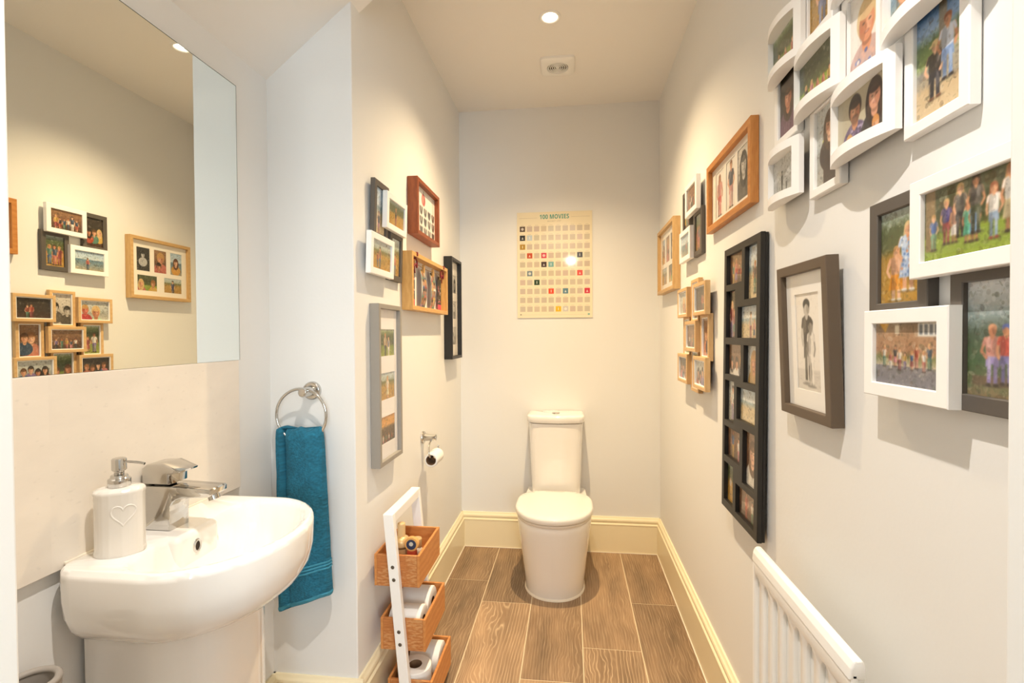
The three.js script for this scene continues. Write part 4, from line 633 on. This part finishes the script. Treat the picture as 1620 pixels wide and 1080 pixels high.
boxFrame(WALLL, 'picture_frame', 'reddish wood box frame with rows of grey cups and a red apple', -2.112, -1.804, 1.556, 1.772, { mat: M.redwood, d: 0.042, b: 0.016, rebate: 0.015, density: 1300, mount: false, prints: [[0, 0.108, 0.286, 0.194, cups]] });
const trio = (a, b, c, w, h, ys) => [[0, ys[0], w, h, a], [0, ys[1], w, h, b], [0, ys[2], w, h, c]];
boxFrame(WALLL, 'picture_frame', 'tall slim black frame with three photos beside the far corner', -2.54, -2.33, 1.054, 1.553, { mat: M.black, d: 0.042, b: 0.014, rebate: 0.02, density: 1200, prints: trio({ bg: 'mist', selfie: 2, tone: '#8a857a' }, { bg: 'mist', crowd: [2, 1, 0.8], tone: '#8a857a' }, { bg: 'mist', selfie: 1, tone: '#8a857a' }, 0.13, 0.09, [0.375, 0.245, 0.115]) });
boxFrame(WALLL, 'picture_frame', 'tall grey frame with three stacked colour photos and white mount', -1.645, -1.443, 0.765, 1.272, { mat: M.grey, d: 0.031, b: 0.015, rebate: 0.012, density: 1700, mountMat: std('#ece9e8', 0.9), prints: trio({ bg: 'park', people: [[0.4, 1.0, 0.85, { top: '#b9a27c' }], [0.62, 1.05, 0.8, { top: '#8a8a94' }]] }, { bg: 'field', people: [[0.52, 1.0, 0.85, { top: '#e3d9c4', low: '#d9cfa8', skirt: true, long: true, hair: '#c9a05c' }]] }, { bg: 'sunset', crowd: [4, 1.05, 0.45] }, 0.125, 0.086, [0.385, 0.245, 0.105]) });
{
  const { t, w, h } = hung(WALLL, 'picture_frame', 'pale pine box frame with pegged photo strips and red ribbons', -2.247, -1.732, 1.266, 1.48), d = 0.042, b = 0.016;
  obj('moulding', ringGeo(-w / 2, w / 2, 0, h, b, 0.002, d), M.pine, t);
  obj('backing', bx(-w / 2 + 0.01, w / 2 - 0.01, 0.01, h - 0.01, 0.001, 0.008), std('#e9e4de', 0.9), t);
  obj('string', tube([[-w / 2 + b, 0.184, 0.026], [-0.12, 0.176, 0.026], [0, 0.173, 0.026], [0.12, 0.176, 0.026], [w / 2 - b, 0.184, 0.026]], 0.0012, 40, 6), std('#a98d63', 0.9), t);
  const book = (c) => ({ bg: 'night', draw: (pw, ph, R) => { ctx.fillStyle = c; ctx.fillRect(0, 0, pw, ph); ctx.fillStyle = '#e84a5f'; ctx.fillRect(0, ph * 0.84, pw, ph * 0.16); for (let i = 0; i < 14; i++) { ctx.fillStyle = ['#d94a5c', '#c9bfae', '#e9a0a8'][i % 3]; ctx.fillRect(R() * pw, ph * (0.3 + 0.5 * R()), pw * 0.2, ph * 0.03); } } });
  const strip = { bg: 'mist', draw: (pw, ph, R) => { for (let k = 0; k < 4; k++) { ctx.fillStyle = ['#5d6a66', '#8a6a58', '#6b7280', '#7a6a4c'][k]; ctx.fillRect(pw * 0.07, ph * (0.02 + k * 0.245), pw * 0.86, ph * 0.225); for (let q = 0; q < 2; q++) face(pw * (0.32 + 0.36 * q), ph * (0.1 + k * 0.245), pw * 0.15, R); } } };
  [[-0.195, 0.062, book('#2c2622'), 0], [-0.07, 0.068, strip, 0.012], [0.065, 0.068, strip, 0.010], [0.19, 0.055, book('#3c342e'), 0]].forEach(([x, pw, sp, cv], i) => {
    photo(t, x - pw / 2, x + pw / 2, 0.02, 0.172 - (i % 2) * 0.003, 0.02, sp, 'photo_strip', 1300, cv);
    obj('peg', rbx(x - 0.004, x + 0.004, 0.156, 0.188, 0.021, 0.031, 0.001, 1), M.pine, t);
  });
  const rib = std('#7a1420', 0.6);
  for (const x of [-0.2, 0.185]) { obj('ribbon', [rbx(x - 0.006, x + 0.006, h - 0.012, h + 0.003, 0.018, d + 0.003, 0.001, 1), tube([[x, h - 0.018, 0.034], [x - 0.022, h - 0.03, 0.034], [x - 0.02, h - 0.052, 0.034], [x, h - 0.04, 0.036], [x + 0.02, h - 0.052, 0.034], [x + 0.022, h - 0.03, 0.034], [x, h - 0.018, 0.036]], 0.003, 40, 6), tube([[x, h - 0.04, 0.034], [x - 0.008, h - 0.06, 0.034], [x - 0.004, h - 0.075, 0.034]], 0.002, 12, 6)], rib, t); }
}

// ───────────────────────── poster on the end wall ─────────────────────────
{
  const W = 812, Hh = 1150, c = document.createElement('canvas'); c.width = W; c.height = Hh; const q = c.getContext('2d'), R = rng(77);
  q.fillStyle = '#f0e4c6'; q.fillRect(0, 0, W, Hh);
  q.fillStyle = '#4f9a8c'; q.font = 'bold 66px sans-serif'; q.textAlign = 'center'; q.save(); q.translate(W / 2, 76); q.scale(0.86, 1); q.fillText('100 MOVIES', 0, 0); q.restore();
  q.fillStyle = '#b9ad94'; q.font = 'bold 17px sans-serif'; q.fillText('B U C K E T   L I S T', W / 2, 108);
  q.fillStyle = '#c9bc9f'; q.fillRect(24, 62, 200, 3); q.fillRect(W - 224, 58, 200, 3);
  const colour = { '0,0': '#5b4a40', '1,0': '#3d3f42', '1,1': '#c2cdd2', '2,0': '#b08a3c', '3,1': '#c1502c', '3,3': '#cf4a58', '3,8': '#4b4a4a', '4,3': '#4a3a36', '4,4': '#7fb0b0', '5,1': '#7a8a92', '5,8': '#e0564c', '6,2': '#33472e', '7,4': '#e2502f', '7,6': '#5f8492', '7,9': '#d23d4a', '9,5': '#f2b624', '9,6': '#cfcac4' };
  for (let r = 0; r < 10; r++) for (let k = 0; k < 10; k++) {
    const x = 30 + k * 77.5, y = 152 + r * 97, s = 58, key = `${r},${k}`;
    q.fillStyle = colour[key] ?? `rgb(${204 + R() * 8},${189 + R() * 8},${168 + R() * 8})`; q.fillRect(x, y, s, s);
    if (!colour[key]) { q.fillStyle = 'rgba(150,135,115,0.28)'; for (let i = 0; i < 9; i++) q.fillRect(x, y + 3 + i * 6.3, s, 1.4); }
    else { q.fillStyle = 'rgba(245,240,228,0.75)'; q.beginPath(); if ((r + k) % 3 === 0) q.arc(x + s / 2, y + s / 2, s * 0.26, 0, 7); else if ((r + k) % 3 === 1) { q.moveTo(x + s * 0.3, y + s * 0.75); q.lineTo(x + s * 0.5, y + s * 0.3); q.lineTo(x + s * 0.7, y + s * 0.75); } else q.rect(x + s * 0.42, y + s * 0.25, s * 0.16, s * 0.5); q.fill(); }
    q.fillStyle = '#c3b596'; q.fillRect(x + s * 0.2, y - 12, s * 0.6, 3);
  }
  q.fillStyle = '#cdbf9f'; q.fillRect(50, Hh - 34, W - 100, 2); q.fillStyle = '#8a7f6a'; q.fillRect(30, Hh - 42, 16, 12); q.fillStyle = '#7fae9f'; q.fillRect(W - 50, Hh - 46, 22, 18);
  const map = new THREE.CanvasTexture(c); map.colorSpace = THREE.SRGBColorSpace;
  const t = thing('film_poster', 'cream film chart poster with rows of small squares above the toilet', 'poster', [-0.089, 1.262, ZE]);
  const w = 0.405, h = 0.573, g = new THREE.PlaneGeometry(w, h, 12, 12); g.translate(0, h / 2, 0.0045); const p = g.attributes.position; for (let i = 0; i < p.count; i++) p.setZ(i, p.getZ(i) + 0.0003 * Math.sin(p.getX(i) * 17) * Math.cos(p.getY(i) * 9)); g.computeVertexNormals();
  obj('printed_sheet', g, new THREE.MeshPhysicalMaterial({ map, roughness: 0.06, specularIntensity: 0.7 }), t);
  obj('board', rbx(-w / 2, w / 2, 0, h, 0.0005, 0.003, 0.001, 1), std('#e6d9b8', 0.7), t);
}
sheetTex.needsUpdate = true;
scene.traverse((o) => { if (o.isMesh) o.castShadow = o.receiveShadow = true; });
renderer.render(scene, camera);
